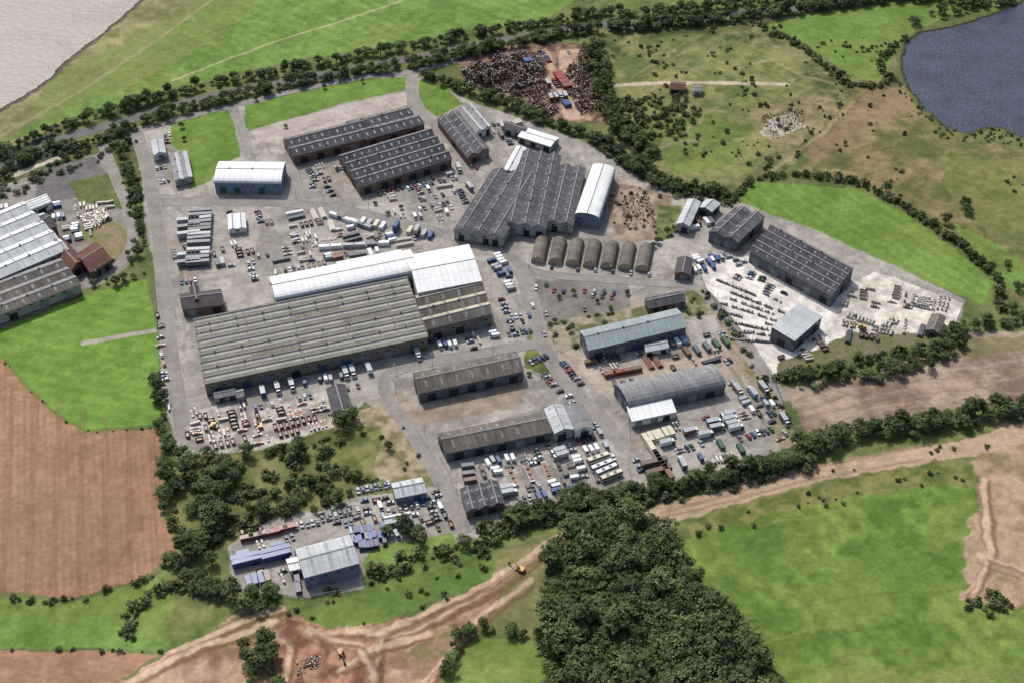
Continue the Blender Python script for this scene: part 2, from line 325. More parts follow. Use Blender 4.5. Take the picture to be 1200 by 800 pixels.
zone([(655,60),(680,58),(684,140),(660,140)],C(160,136,116),C(184,160,138),'fine',2.5,1.5)
line([(640,60),(650,100),(690,140)],5,C(176,152,130),.8,2)
zone([(626,328),(735,330),(740,360),(700,372),(640,378)],C(116,111,107),C(134,130,125),'med',3,.8)
zone([(640,378),(740,362),(815,338),(840,368),(800,372),(685,402),(655,415)],C(98,104,66),C(152,142,122),'fine',3.6,1.5)
zone([(655,415),(680,410),(700,440),(850,410),(880,430),(850,440),(730,470),(690,450)],C(148,136,120),C(174,162,147),'med',3,1.5)
zone([(455,470),(485,500),(600,478),(620,455),(612,450),(490,478),(470,455)],C(140,127,111),C(168,154,136),'med',3,1.2)
zone([(620,385),(650,430),(640,440),(612,430)],gD,gE,'fine',3,1)
zone([(410,485),(450,470),(480,500),(515,560),(470,560),(420,560),(400,520)],C(118,114,82),C(160,145,122),'fine',3.8,2.5)
zone([(390,495),(450,500),(440,560),(380,570),(350,530)],C(84,96,52),C(126,124,78),'fine',3.6,2.5)
zone([(195,540),(300,528),(392,500),(430,560),(400,590),(330,602),(262,640),(210,652),(190,600)],C(80,92,50),C(124,122,76),'med',3.4,3)
zone([(300,540),(380,520),(330,560)],C(132,128,88),C(102,112,62),'fine',3,2)
zone([(425,660),(440,640),(500,630),(530,622),(535,640),(480,655),(430,672)],gA,gB,'fine',2.4,1.2)
zone([(430,672),(535,642),(600,615),(640,620),(520,665),(420,700)],C(86,110,54),C(114,132,68),'med',3,3)
zone([(212,482),(385,458),(392,500),(300,526),(216,532)],C(142,135,128),C(182,175,167),'fine',3.6,.6)
for (a,b) in (((500,470),(610,445)),((600,640),(540,628)),((690,400),(810,372)),((850,420),(900,500)),((420,585),(340,602)),((212,300),(214,330)),((185,240),(190,300)),((470,480),(520,560)),((540,130),(620,170))):
    line([a,b],2.2,C(106,110,70),.6,1.5)
zone([(818,316),(868,300),(885,300),(975,352),(1024,318),(1128,355),(1112,398),(1000,414),(908,442),(880,400),(828,340)],C(196,190,182),C(222,216,207),'fine',2.8,.8)
zone([(1000,330),(1040,322),(1128,355),(1110,392),(1020,398),(970,392)],C(180,172,161),C(210,202,190),'fine',3.2,1.2)
zone([(1000,390),(1110,392),(1110,402),(1000,418),(908,442),(912,425)],C(120,112,92),C(102,104,66),'fine',3,2)
zone([(935,520),(905,440),(880,432),(850,372),(840,372),(860,420),(900,480),(915,530)],C(156,140,120),C(112,110,78),'fine',2.5,1.2)
Pr=GP(RIV); Pl=GP(LAKE)
line(RIV[1:8],9,C(96,88,80),.9,3)
line(RIV[1:8],4,C(70,66,58),.8,2)
line(LAKE+[LAKE[0]],11,C(92,98,60),.8,5); line(LAKE+[LAKE[0]],4,C(56,60,44),.8,2)
for P in(Pr,Pl):
    ms=inpoly(X+n_c*5,Y+n_d*5,P); HT[ms]=-1.5; COL[ms]=C(110,98,88)
# drier, yellower patches wherever the ground is grass
gi=np.clip((COL[:,1]/(COL[:,0]+1e-6)-1.02)*4,0,1)*np.clip((yel-.5)*5,0,1)*.5
COL[:,0]*=1+.28*gi; COL[:,1]*=1+.03*gi; COL[:,2]*=1+.15*gi
COL*=(0.86+.28*fine)[:,None]*(0.92+.16*big)[:,None]*(.93+.14*grn)[:,None]
HT[HT>0]=np.maximum(HT[HT>0],0)
def terrain_z(x,y):
    i=int(np.clip(np.searchsorted(xs,x),0,NX-1)); j=int(np.clip(np.searchsorted(ys,y),0,NY-1)); return float(HT[j*NX+i])
me=bpy.data.meshes.new("ground")
nv=X.size; co=np.empty((nv,3),np.float32); co[:,0]=X;co[:,1]=Y;co[:,2]=HT
me.vertices.add(nv); me.vertices.foreach_set('co',co.ravel())
i=np.arange(NX-1)[None,:]+np.arange(NY-1)[:,None]*NX; i=i.ravel().astype(np.int32)
q=np.stack([i,i+1,i+1+NX,i+NX],1); nf=len(q)
me.loops.add(nf*4); me.loops.foreach_set('vertex_index',q.ravel())
me.polygons.add(nf); me.polygons.foreach_set('loop_start',np.arange(0,nf*4,4,dtype=np.int32)); 
me.update(calc_edges=True)
ca=me.color_attributes.new('Col','FLOAT_COLOR','POINT'); cc=np.ones((nv,4),np.float32); cc[:,:3]=COL; ca.data.foreach_set('color',cc.ravel())
me.materials.append(mat('ground',rough=.95,var=.18,scale=.35,colattr=True,spec=.1,det=3)); me.update()
gm=MATS['ground'].node_tree; bp=gm.nodes.new('ShaderNodeBump'); bn=gm.nodes.new('ShaderNodeTexNoise'); gg=gm.nodes.new('ShaderNodeNewGeometry')
bn.inputs['Scale'].default_value=.9; bn.inputs['Detail'].default_value=2; gm.links.new(gg.outputs['Position'],bn.inputs['Vector'])
gm.links.new(bn.outputs['Fac'],bp.inputs['Height']); bp.inputs['Strength'].default_value=.5; bp.inputs['Distance'].default_value=.5
gm.links.new(bp.outputs[0],gm.nodes['Principled BSDF'].inputs['Normal'])
link("ground",me)
def water(name,P,col,rough,bs,bstr,var,vs=.025):
    m=mat('water_'+name,col,rough=rough,var=var,scale=vs,spec=.4); t=m.node_tree
    b=t.nodes.new('ShaderNodeBump'); n=t.nodes.new('ShaderNodeTexNoise'); g=t.nodes.new('ShaderNodeNewGeometry')
    n.inputs['Scale'].default_value=bs; n.inputs['Detail'].default_value=5; t.links.new(g.outputs['Position'],n.inputs['Vector']); t.links.new(n.outputs['Fac'],b.inputs['Height'])
    b.inputs['Strength'].default_value=bstr; b.inputs['Distance'].default_value=1; t.links.new(b.outputs[0],t.nodes['Principled BSDF'].inputs['Normal'])
    cx=sum(p[0] for p in P)/len(P); cy=sum(p[1] for p in P)/len(P)
    Q=[(p[0]+(6 if p[0]>cx else -6),p[1]+(6 if p[1]>cy else -6),-.35) for p in P]
    me=bpy.data.meshes.new(name); me.from_pydata(Q,[],[tuple(range(len(Q)))]); me.materials.append(m); link(name,me)
water('estuary_water',Pr,C(146,134,128),.5,.22,.9,.14,.03)
water('lake_water',Pl,C(60,66,80),.26,.45,.7,.4,.05)
# ------------------------------------------------------------------ roads
def smooth(P,k=5):
    out=[]
    for i in range(len(P)-1):
        p0=P[max(i-1,0)];p1=P[i];p2=P[i+1];p3=P[min(i+2,len(P)-1)]
        for s in range(k):
            t=s/k
            out.append(tuple(.5*((2*p1[a])+(-p0[a]+p2[a])*t+(2*p0[a]-5*p1[a]+4*p2[a]-p3[a])*t*t+(-p0[a]+3*p1[a]-3*p2[a]+p3[a])*t**3) for a in(0,1)))
    out.append(P[-1]); return out
LAMPS=[]; rdn=[0]; RC=[]
def road(px,wd,name='road',m='asphalt',dash=True,lamps=True):
    P=smooth(GP(px)); z=.03+.012*rdn[0]; rdn[0]+=1
    if lamps: RC.extend([(p[0],p[1],wd/2) for p in P])
    nrm=[]
    for i in range(len(P)):
        a=P[max(i-1,0)];b=P[min(i+1,len(P)-1)]; d=math.hypot(b[0]-a[0],b[1]-a[1]); nrm.append((-(b[1]-a[1])/d,(b[0]-a[0])/d))
    off=lambda i,o,zz:(P[i][0]+nrm[i][0]*o,P[i][1]+nrm[i][1]*o,zz)
    mb=MB(); acc=0
    for i in range(len(P)-1):
        mb.face([off(i,-wd/2,z),off(i+1,-wd/2,z),off(i+1,wd/2,z),off(i,wd/2,z)],m)
        for sgn in(-1,1):
            a,b=sgn*wd/2,sgn*(wd/2+.2)
            if a>b:a,b=b,a
            mb.hexa([off(i,a,-.05),off(i+1,a,-.05),off(i+1,b,-.05),off(i,b,-.05)],[off(i,a,z+.1),off(i+1,a,z+.1),off(i+1,b,z+.1),off(i,b,z+.1)],'kerb')
        acc+=1
        if dash and acc%2==0: mb.face([off(i,-.07,z+.005),off(i+1,-.07,z+.005),off(i+1,.07,z+.005),off(i,.07,z+.005)],'kerb')
        if lamps and acc%6==0: LAMPS.append((off(i,wd/2+1,0),math.atan2(-nrm[i][1],-nrm[i][0])))
    link(name,mb.mesh(name))
road([(120,168),(138,215),(152,250),(155,285),(135,315),(100,335)],6)
road([(158,150),(172,195),(180,235),(188,290),(192,340),(198,400),(206,450),(214,500)],8)
road([(180,238),(250,236),(330,238),(400,246),(470,262),(535,278),(585,290),(610,318),(622,355),(632,390),(650,428),(690,478),(735,525)],8)
road([(632,402),(575,412),(515,422),(470,432),(450,448),(462,478),(495,525),(525,580),(545,625)],7)
road([(590,290),(625,318),(700,327),(770,332),(815,337),(845,365),(880,415),(920,470)],6)
road([(485,84),(482,108),(500,138),(530,165),(548,190),(545,215)],7)
road([(272,124),(282,150),(292,182)],6)
road([(165,152),(205,142),(272,124),(350,106),(430,90),(485,84),(560,64)],5,'road','asphalt',False,False)
road([(-200,250),(0,200),(60,168),(150,141),(250,113),(330,97),(450,75),(560,53),(680,32),(760,26),(870,16),(1000,2),(1200,-30)],8,'railway_cutting_road','asphalt_dark',False,False)
road([(330,180),(345,215),(345,240)],6)
# ------------------------------------------------------------------ buildings
FOOT=[]
def prof(style,w,n,h,rise):
    pts=[]; sw=w/n
    for k in range(n):
        if style=='arch': q=[(sw*(1-math.cos(math.pi*i/10))/2,h+rise*math.sin(math.pi*i/10)) for i in range(11)]
        elif style=='flat': q=[(0,h),(sw,h+rise)]
        else: q=[(0,h),(sw/2,h+rise),(sw,h)]
        q=[(k*sw+a,b) for a,b in q]
        pts+=q if k==0 else q[1:]
    return pts
def building(name,A,B,Cc,h,axis='s',n=1,rise=1.5,style='gable',roof='roof_grey',roof2=None,wall='wall_grey',rl=None,rlm='rooflight',doors=3,door='door_dark',wins=4,cap=True,one=False):
    A=Vector(G(*A,h)); B=Vector(G(*B,h)); D=Vector(G(*Cc,h))
    L=(B-A).length; W=(D-A).length; ex=(B-A)/L; ey=(D-A)/W
    FOOT.append([tuple(A-ex*1.5-ey*1.5),tuple(B+ex*1.5-ey*1.5),tuple(A+ex*(L+1.5)+ey*(W+1.5)),tuple(D-ex*1.5+ey*1.5)])
    f=lambda s,t,z:(ex.x*s+ey.x*t,ex.y*s+ey.y*t,z)
    if axis=='s': g=lambda a,c,z:f(a,c,z); La,Wc=L,W
    else: g=lambda a,c,z:f(c,a,z); La,Wc=W,L
    em=bpy.data.objects.new(name,None); scene.collection.objects.link(em); em.location=(A.x,A.y,0); em.empty_display_size=2
    pts=prof(style,Wc,n,h,rise)
    wm=MB()
    for c in(0,Wc):
        z=pts[0][1] if c==0 else pts[-1][1]
        if z>.3: wm.face([g(0,c,-.3),g(La,c,-.3),g(La,c,z),g(0,c,z)],wall,[(0,0),(La,0),(La,z),(0,z)])
    for a in(0,La):
        for (c0,z0),(c1,z1) in zip(pts[:-1],pts[1:]):
            wm.face([g(a,c0,-.3),g(a,c1,-.3),g(a,c1,z1),g(a,c0,z0)],wall,[(c0,0),(c1,0),(c1,z1),(c0,z0)])
    link('walls',wm.mesh(name+'_walls'),parent=em)
    rm=MB(); lm=MB(); o=.35; up=.08; acc=0
    ns=len(pts)-1; su=random.uniform(0,900)
    for k,((c0,z0),(c1,z1)) in enumerate(zip(pts[:-1],pts[1:])):
        d=math.hypot(c1-c0,z1-z0)
        e0,e1=c0,c1; y0,y1=z0,z1
        if k==0: e0=c0-(c1-c0)/d*o; y0=z0-(z1-z0)/d*o
        if k==ns-1: e1=c1+(c1-c0)/d*o; y1=z1+(z1-z0)/d*o
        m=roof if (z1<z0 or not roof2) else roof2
        rm.face([g(-o,e0,y0+up),g(La+o,e0,y0+up),g(La+o,e1,y1+up),g(-o,e1,y1+up)],m,[(su,acc),(su+La,acc),(su+La,acc+d),(su,acc+d)])
        rm.face([g(-o,e0,y0-.06),g(La+o,e0,y0-.06),g(La+o,e1,y1-.06),g(-o,e1,y1-.06)],m)
        for aa in(-o,La+o): rm.face([g(aa,e0,y0-.06),g(aa,e1,y1-.06),g(aa,e1,y1+up),g(aa,e0,y0+up)],'gutter')
        acc+=d
        if rl and d>2 and (not one or z1>z0):
            sp,rw,lo,hi=rl; a=sp*.5 if sp<15 else 1.0
            while a<La-1.5:
                if random.random()<.94:
                    p=lambda aa,t:g(aa,c0+(c1-c0)*t,z0+(z1-z0)*t+up+.05)
                    a2=min(a+rw,La-.5)
                    lm.face([p(a,lo),p(a2,lo),p(a2,hi),p(a,hi)],rlm)
                a+=sp
        if cap and z1>z0 and (k+1<ns and pts[k+2][1]<z1):
            rm.box(-o-.02,La+o+.02,c1-.3,c1+.3,z1+.0,z1+.2,'ridge_cap',g)
            if La>25 and random.random()<.5:
                for q in range(int(La/14)):
                    a=7+q*14; rm.box(a,a+1.0,c1-.45,c1+.45,z1+.2,z1+.8,'gutter',g,.2,.2)
    for c in(0,Wc):
        if h>1.5: rm.box(-.3,La+.3,(c-.55 if c==0 else c+.37),(c-.37 if c==0 else c+.55),h-.25,h-.08,'gutter',g)
    link('roof',rm.mesh(name+'_roof'),parent=em)
    if lm.f: link('roof_lights',lm.mesh(name+'_roof_lights'),parent=em)
    dm=MB(); hh=min(h*.72,4.6)
    if h>2:
        for side in range(4):
            Ls=L if side in(0,2) else W
            def sb(p0,p1,z0,z1,m,pr):
                if side==0: dm.box(p0,p1,-pr,-.01,z0,z1,m,f)
                elif side==2: dm.box(p0,p1,W+.01,W+pr,z0,z1,m,f)
                elif side==1: dm.box(L+.01,L+pr,p0,p1,z0,z1,m,f)
                else: dm.box(-pr,-.01,p0,p1,z0,z1,m,f)
            nd=doors if side in(0,2) else max(1,doors//3)
            if nd: 
                stp=Ls/nd
                for q in range(nd):
                    if stp<5: break
                    ww=min(4.5,stp*.45); p0=stp*(q+.5)-ww/2+random.uniform(-.15,.15)*stp
                    sb(p0-.12,p0+ww+.12,0,hh+.15,'gutter',.07); sb(p0,p0+ww,0,hh,random.choice([door,door,'door_grey','door_dark']),.13)
            nw=int(Ls/6) if wins else 0
            for q in range(nw):
                p0=(q+.5)*Ls/nw-1.1
                if random.random()<.15: continue
                if h>hh+1.4:
                    z0,z1=hh+.5,min(h-.4,hh+1.6)
                    if z1-z0>.5: sb(p0-.1,p0+2.3,z0-.1,z1+.1,'frame_white',.05); sb(p0,p0+2.2,z0,z1,'glass',.08)
                elif random.random()<.5:
                    z0=max(1.2,h-2.0); z1=z0+1.0
                    sb(p0-.1,p0+2.3,z0-.1,z1+.1,'frame_white',.05); sb(p0,p0+2.2,z0,z1,'glass',.08)
        if dm.f: link('doors_and_windows',dm.mesh(name+'_doors'),parent=em)
    return em
B_=building
B_('factory_building',(240,449),(501,394),(227,374),9,'s',9,1.9,roof='roof_tan',roof2='roof_cream',wall='wall_brown',rl=(25,24.2,.34,.66),rlm='rooflight_cream',doors=9,door='door_blue',one=True)
B_('factory_annex',(498,386),(576,367),(487,347),9,'s',3,2.2,roof='roof_cream',roof2='roof_brown',wall='wall_brown',rl=(9,1.3,.15,.85),rlm='rooflight_dim',doors=3)
B_('white_warehouse',(323,351),(489,318),(317,325),11,'s',1,2.2,'arch',roof='roof_white',wall='wall_white',rl=None,doors=5,door='door_grey')
B_('white_warehouse',(490,343),(564,329),(477,300),12,'s',1,2.4,'gable',roof='roof_white',wall='wall_white',doors=3,door='door_grey')
B_('white_warehouse',(400,318),(476,303),(394,309),12,'s',1,.8,'flat',roof='roof_white',wall='wall_white',doors=0)
B_('office_building',(214,362),(262,356),(211,345),6,'s',1,2.6,roof='roof_slate',wall='wall_brick',doors=2,wins=8)
B_('office_building',(226,355),(236,353),(222,337),6.5,'t',1,2.4,roof='roof_slate',wall='wall_brick',doors=1)
B_('storage_shed',(392,486),(413,481),(383,455),5,'t',1,1.8,roof='roof_dark',wall='wall_dark',doors=1)
B_('storage_shed',(278,465),(286,463),(276,457),4,'s',1,1,roof='roof_grey',wall='wall_grey',doors=1)
B_('storage_shed',(252,466),(276,461),(250,459),4,'s',1,1,roof='roof_grey',wall='wall_grey',doors=2)
B_('industrial_shed',(491,460),(613,434),(484,437),7,'s',1,2.8,roof='roof_brown',wall='wall_dark',rl=(8,1.1,.25,.75),rlm='rooflight_dim',doors=5)
B_('industrial_shed',(523,530),(646,505),(513,508),6.5,'s',1,2.8,roof='roof_brown',wall='wall_dark',rl=(8,1.1,.25,.75),rlm='rooflight_dim',doors=5)
B_('industrial_shed',(650,507),(672,502),(638,479),6.5,'t',1,1.8,roof='roof_lightgrey',wall='wall_grey',rl=(6,1.1,.2,.8),doors=1)
B_('industrial_shed',(674,504),(694,500),(662,477),6,'t',1,1.6,roof='roof_grey',wall='wall_white',doors=1)
B_('industrial_shed',(690,410),(804,383),(680,388),8,'s',1,2.6,roof='roof_teal',wall='wall_dark',rl=(10,1.3,.2,.8),doors=5,door='door_blue')
B_('small_workshop',(757,412),(783,407),(755,403),4,'s',1,1.2,roof='roof_lightgrey',wall='wall_white',doors=2)
B_('arched_warehouse',(737,477),(850,452),(720,452),6,'s',1,4.2,'arch',roof='roof_grey',wall='wall_dark',rl=(9,1,.0,1),rlm='rooflight_dim',doors=4,cap=False)
B_('loading_annex',(741,493),(792,482),(735,478),5,'s',1,1.0,'flat',roof='roof_white',wall='wall_white',doors=3,door='door_grey')
B_('small_workshop',(464,583),(499,576),(459,566),5,'s',1,1.6,roof='roof_lightgrey',wall='wall_blue',rl=(6,1.4,.1,.9),doors=2,door='door_blue')
B_('small_workshop',(547,599),(590,589),(540,573),5,'t',3,1.5,roof='roof_dark',wall='wall_brick',rl=(7,1.2,.2,.8),rlm='rooflight_dim',doors=2)
B_('steel_clad_warehouse',(357,676),(420,659),(347,643),8,'s',1,2.2,roof='roof_lightgrey',wall='wall_blue',rl=(8,1.5,.05,.95),doors=3,door='door_grey')
B_('small_office',(340,668),(354,665),(336,655),4,'s',1,.6,roof='roof_white',wall='wall_white',doors=1)
B_('small_office',(452,613),(482,607),(450,605),4,'s',1,1.0,roof='roof_white',wall='wall_white',doors=2)
B_('brick_workshops',(421,219),(529,186),(397,182),7,'s',4,2.4,roof='roof_dark_b',roof2='roof_dark',wall='wall_brick',rl=(5,1.0,.3,.7),rlm='rooflight',doors=6)
B_('brick_workshops',(344,183),(440,159),(332,163),7,'s',2,2.4,roof='roof_dark_b',roof2='roof_dark',wall='wall_brick',rl=(5,1.0,.3,.7),rlm='rooflight',doors=5)
B_('brick_workshops',(428,163),(497,145),(405,143),7,'s',2,2.4,roof='roof_dark_b',roof2='roof_dark',wall='wall_brick',rl=(5,1.0,.3,.7),rlm='rooflight',doors=3)
B_('workshop',(548,185),(573,175),(513,140),6,'t',2,2.2,roof='roof_dark_b',roof2='roof_dark',wall='wall_brick',rl=(7,1.2,.2,.8),rlm='rooflight_dim',doors=2)
B_('workshop',(558,156),(575,148),(536,130),6,'t',2,1.6,roof='roof_lightgrey',roof2='roof_grey',wall='wall_white',doors=2)
B_('workshop',(590,150),(614,157),(594,143),5,'s',1,1.4,roof='roof_dark',wall='wall_grey',doors=2)
B_('white_office_block',(607,160),(645,172),(617,150),5,'s',1,.8,roof='roof_white',wall='wall_grey',doors=3)
B_('white_warehouse',(251,214),(329,215),(258,190),8,'s',1,2.6,'arch',roof='roof_white',wall='wall_blue',doors=5,door='door_green')
B_('flat_roof_store',(205,212),(225,207),(199,182),5,'t',2,.7,roof='roof_lightgrey',roof2='roof_grey',wall='wall_grey',doors=1)
B_('small_house',(180,182),(194,179),(177,166),5,'t',1,1.5,roof='roof_lightgrey',wall='wall_white',doors=1)
B_('portable_office',(268,269),(288,267),(267,252),4,'t',2,.8,roof='roof_white',wall='wall_white',doors=2)
B_('north_light_factory',(532,270),(589,279),(578,199),7,'t',3,2.4,roof='roof_dark_b',roof2='roof_dark',wall='wall_grey',rl=(8,1.2,.3,.65),rlm='rooflight_dim',doors=4)
B_('north_light_factory',(591,262),(639,268),(612,178),7.5,'t',3,2.4,roof='roof_dark_b',roof2='roof_dark',wall='wall_grey',rl=(8,1.2,.3,.65),rlm='rooflight_dim',doors=3)
B_('north_light_factory',(641,260),(671,264),(657,194),7,'t',2,2.0,roof='roof_dark_b',roof2='roof_dark',wall='wall_grey',rl=(8,1.2,.3,.65),rlm='rooflight_dim',doors=2)
B_('white_warehouse',(674,251),(702,256),(694,194),8,'t',1,2.2,'arch',roof='roof_white',wall='wall_blue',doors=2)
B_('white_workshop',(590,200),(602,202),(605,172),7.5,'t',1,1.2,roof='roof_white',wall='wall_white',doors=1)
for i in range(7):
    u=622+i*20.3; v=307+i*1.6
    B_('nissen_hut',(u,v),(u+17,v+1.3),(u+5.5,v-25),.4,'t',1,4.2,'arch',roof='roof_nissen',wall='wall_nissen',rl=(4.5,.8,0,1),rlm='rooflight_dim',cap=False)
B_('brick_store',(791,320),(808,322),(795,302),4.5,'t',1,1.6,roof='roof_slate',wall='wall_brick',doors=1)
B_('brick_store',(760,361),(803,352),(756,350),5,'s',1,1.8,roof='roof_dark',wall='wall_brick',doors=3)
B_('brick_store',(793,262),(808,265),(806,234),6,'t',1,1.5,roof='roof_lightgrey',wall='wall_grey',doors=1)
B_('industrial_shed',(831,272),(864,284),(863,243),7,'t',2,2.2,roof='roof_dark_b',roof2='roof_dark',wall='wall_dark',rl=(8,1.2,.2,.8),rlm='rooflight_dim',doors=2)
B_('industrial_shed',(818,243),(834,248),(828,234),5,'t',1,1.5,roof='roof_lightgrey',wall='wall_dark',doors=1)
B_('stone_works_shed',(879,294),(975,347),(905,264),8,'s',5,1.9,roof='roof_dark_b',roof2='roof_dark',wall='wall_dark',rl=(7,1.1,.3,.7),rlm='rooflight_dim',doors=5)
B_('stone_works_shed',(931,399),(963,371),(904,386),8,'s',1,1.8,'flat',roof='roof_lightgrey',wall='wall_dark',doors=2)
B_('small_store',(1085,386),(1100,390),(1093,368),4,'t',1,1.4,roof='roof_brown',wall='wall_brown',doors=1)
B_('timber_merchant_warehouse',(-60,352),(80,292),(-110,292),8,'s',5,1.8,roof='roof_white',roof2='roof_lightgrey',wall='wall_grey',rl=(9,1.3,.2,.8),doors=4)
B_('timber_merchant_warehouse',(-40,384),(94,333),(-62,352),7,'s',3,1.8,roof='roof_grey',roof2='roof_brown',wall='wall_grey',rl=(9,1.3,.2,.8),rlm='rooflight_dim',doors=4)
B_('terraced_house',(83,318),(98,306),(57,289),6,'t',1,2.6,roof='roof_redtile',wall='wall_brick',doors=1)
B_('terraced_house',(106,319),(130,304),(88,299),6,'s',1,2.8,roof='roof_redtile',wall='wall_brick',doors=2)
B_('terraced_house',(45,276),(66,264),(32,262),6,'s',1,2.6,roof='roof_slate',wall='wall_brick',doors=1)
B_('storage_shed',(10,262),(34,250),(2,252),5,'s',1,1.2,roof='roof_white',wall='wall_white',doors=1)
B_('storage_shed',(34,248),(60,238),(28,238),5,'s',2,1.0,'arch',roof='roof_white',wall='wall_white',doors=1)
B_('farm_outbuilding',(785,104),(802,105),(787,96),4,'s',1,1.6,roof='roof_redtile',wall='wall_brick',doors=1)
B_('farm_outbuilding',(812,107),(822,107),(813,101),3.5,'s',1,1.2,roof='roof_grey',wall='wall_white',doors=1)
# ------------------------------------------------------------------ object library
LIB={}
def lib(kind,col='white'):
    k=(kind,col)
    if k in LIB: return LIB[k]
    m='paint_'+col; b=MB()
    if kind=='parked_car':
        b.box(-2.1,2.1,-.88,.88,.32,.62,m); b.box(-2.1,2.1,-.88,.88,.62,.92,m,tx=.1,ty=.06,tx1=.18)
        b.box(-1.75,1.0,-.79,.79,.92,1.4,'glass',tx=.45,ty=.14,tx1=.75); b.box(-1.28,.22,-.64,.64,1.402,1.46,m,tx=.05,ty=.04)
        for x in(-1.3,1.3):
            for y in(-.8,.8): b.wheel(x,y,.32,.2)
        for y in(-.6,.6): b.box(2.0,2.13,y-.2,y+.2,.6,.74,'frame_white'); b.box(-2.13,-2.0,y-.2,y+.2,.62,.76,'paint_red')
    elif kind=='panel_van':
        b.box(-2.6,1.4,-.98,.98,.4,2.3,m,tx=.05,ty=.08,tx1=.05); b.box(1.4,2.6,-.96,.96,.4,1.2,m,tx1=.15,tx=0,ty=.05)
        b.box(1.36,2.42,-.88,.88,1.2,2.15,'glass',tx=0,ty=.12,tx1=.75); b.box(1.3,1.72,-.74,.74,2.152,2.26,m)
        for x in(-1.7,1.8):
            for y in(-.88,.88): b.wheel(x,y,.36,.22)
    elif kind=='box_lorry':
        b.box(-4,3.8,-.5,.5,.7,1.0,'chassis'); b.box(-4,2.0,-1.25,1.25,1.0,3.5,m); b.box(-4.02,2.02,-1.27,1.27,3.5,3.56,'paint_silver')
        b.box(2.2,3.9,-1.15,1.15,.55,1.6,'paint_white' if col!='white' else 'paint_blue'); b.box(2.2,3.85,-1.12,1.12,1.6,2.6,'glass',tx=.05,ty=.1,tx1=.35); b.box(2.3,3.4,-1.0,1.0,2.602,2.75,'paint_white')
        for x in(-2.8,3.0):
            for y in(-1.05,1.05): b.wheel(x,y,.5,.3)
    elif kind=='lorry_trailer':
        b.box(-6.5,6.5,-.5,.5,.9,1.15,'chassis'); b.box(-6.5,6.5,-1.27,1.27,1.15,3.9,m); b.box(-6.52,6.52,-1.29,1.29,3.9,3.96,m)
        for q in range(6): b.box(-6+q*2.2,-5.9+q*2.2,-1.28,1.28,3.96,4.0,'paint_grey')
        for x in(-5,-3.8,-2.6):
            for y in(-1.05,1.05): b.wheel(x,y,.5,.35)
        for y in(-.7,.7): b.box(3.6,3.8,y-.08,y+.08,0,.9,'chassis')
    elif kind=='flatbed_trailer':
        b.box(-6,6,-1.25,1.25,1.1,1.3,m); b.box(-6,6,-.4,.4,.8,1.1,'chassis'); b.box(5.85,6,-1.25,1.25,1.3,2.4,m)
        for x in(-4.8,-3.6,-2.4):
            for y in(-1.05,1.05): b.wheel(x,y,.5,.35)
        for q in range(3): b.box(-5+q*3.4,-2.4+q*3.4,-1,1,1.3,1.3+.4+.3*q,'paint_rust')
    elif kind=='shipping_container':
        b.box(-3.03,3.03,-1.17,1.17,.12,2.5,m)
        for q in range(12):
            x=-2.8+q*.5
            for y in(-1.2,1.17): b.box(x,x+.25,y,y+.03,.2,2.45,m)
            b.box(x,x+.25,-1.15,1.15,2.5,2.53,m)
        for x in(-3.06,2.92):
            for y in(-1.22,1.08): b.box(x,x+.14,y,y+.14,0,2.6,m)
        for y in(-.5,-.15,.15,.5): b.box(3.03,3.08,y,y+.05,.2,2.4,'paint_silver')
    elif kind=='coach':
        b.box(-5.8,5.8,-1.25,1.25,.4,1.7,m,tx1=.05); b.box(-5.75,5.75,-1.22,1.22,1.7,2.7,'glass',ty=.06,tx=.05,tx1=.25); b.box(-5.7,5.5,-1.16,1.16,2.702,3.1,m,tx=.15,ty=.15)
        for x in(-3.6,4.0):
            for y in(-1.12,1.12): b.wheel(x,y,.5,.3)
        for x in(-2,2): b.box(x-.8,x+.8,-.6,.6,3.1,3.3,'paint_grey')
    elif kind=='waste_skip':
        b.box(-1.8,1.8,-.9,.9,.1,.25,m)
        o=[(-2,-1),(2,-1),(2,1),(-2,1)]; i=[(-1.3,-.85),(1.3,-.85),(1.3,.85),(-1.3,.85)]
        for k2 in range(4):
            a,c=o[k2],o[(k2+1)%4]; d,e=i[k2],i[(k2+1)%4]
            b.face([d+(.2,),e+(.2,),c+(1.4,),a+(1.4,)],m)
        b.box(-1.6,1.6,-.9,.9,.5,1.0,'paint_brown',tx=.4,ty=.3)
    elif kind=='pallet_stack':
        r=random.Random(len(col))
        for x in range(4):
            z=r.uniform(.6,1.7); b.box(-2.4+x*1.25,-1.3+x*1.25,-.5,.5,.14,z,m if x%3 else 'paint_stone')
            for y in(-.45,0,.4): b.box(-2.4+x*1.25,-1.3+x*1.25,y,y+.1,0,.14,'paint_brown')
    elif kind=='stone_block_row':
        r=random.Random(3+len(col))
        for x in range(9):
            if r.random()<.15: continue
            z=r.uniform(.5,1.1); b.box(-6.2+x*1.4,-5.1+x*1.4,-.55,.55,.14,z,m)
            b.box(-6.2+x*1.4,-5.1+x*1.4,-.5,.5,0,.14,'paint_brown')
            if r.random()<.4: b.box(-6.1+x*1.4,-5.3+x*1.4,-.4,.4,z,z+.5,m)
    elif kind=='concrete_beam_stack':
        for l in range(3):
            for y in range(5-l): b.box(-5,5,-1.6+y*.7+l*.35,-1.1+y*.7+l*.35,.1+l*.55,.55+l*.55,m)
        for x in(-3,3): b.box(x-.1,x+.1,-1.7,1.8,0,.1,'paint_brown')
    elif kind=='excavator':
        for y in(-1.2,.7): b.box(-1.9,1.9,y,y+.5,.0,.8,'chassis',tx=.25)
        b.box(-1.9,1.2,-1.2,1.2,.9,1.9,m,tx=.15,ty=.05); b.box(.1,1.3,.2,1.2,1.9,2.8,'glass',tx=.1,ty=.05)
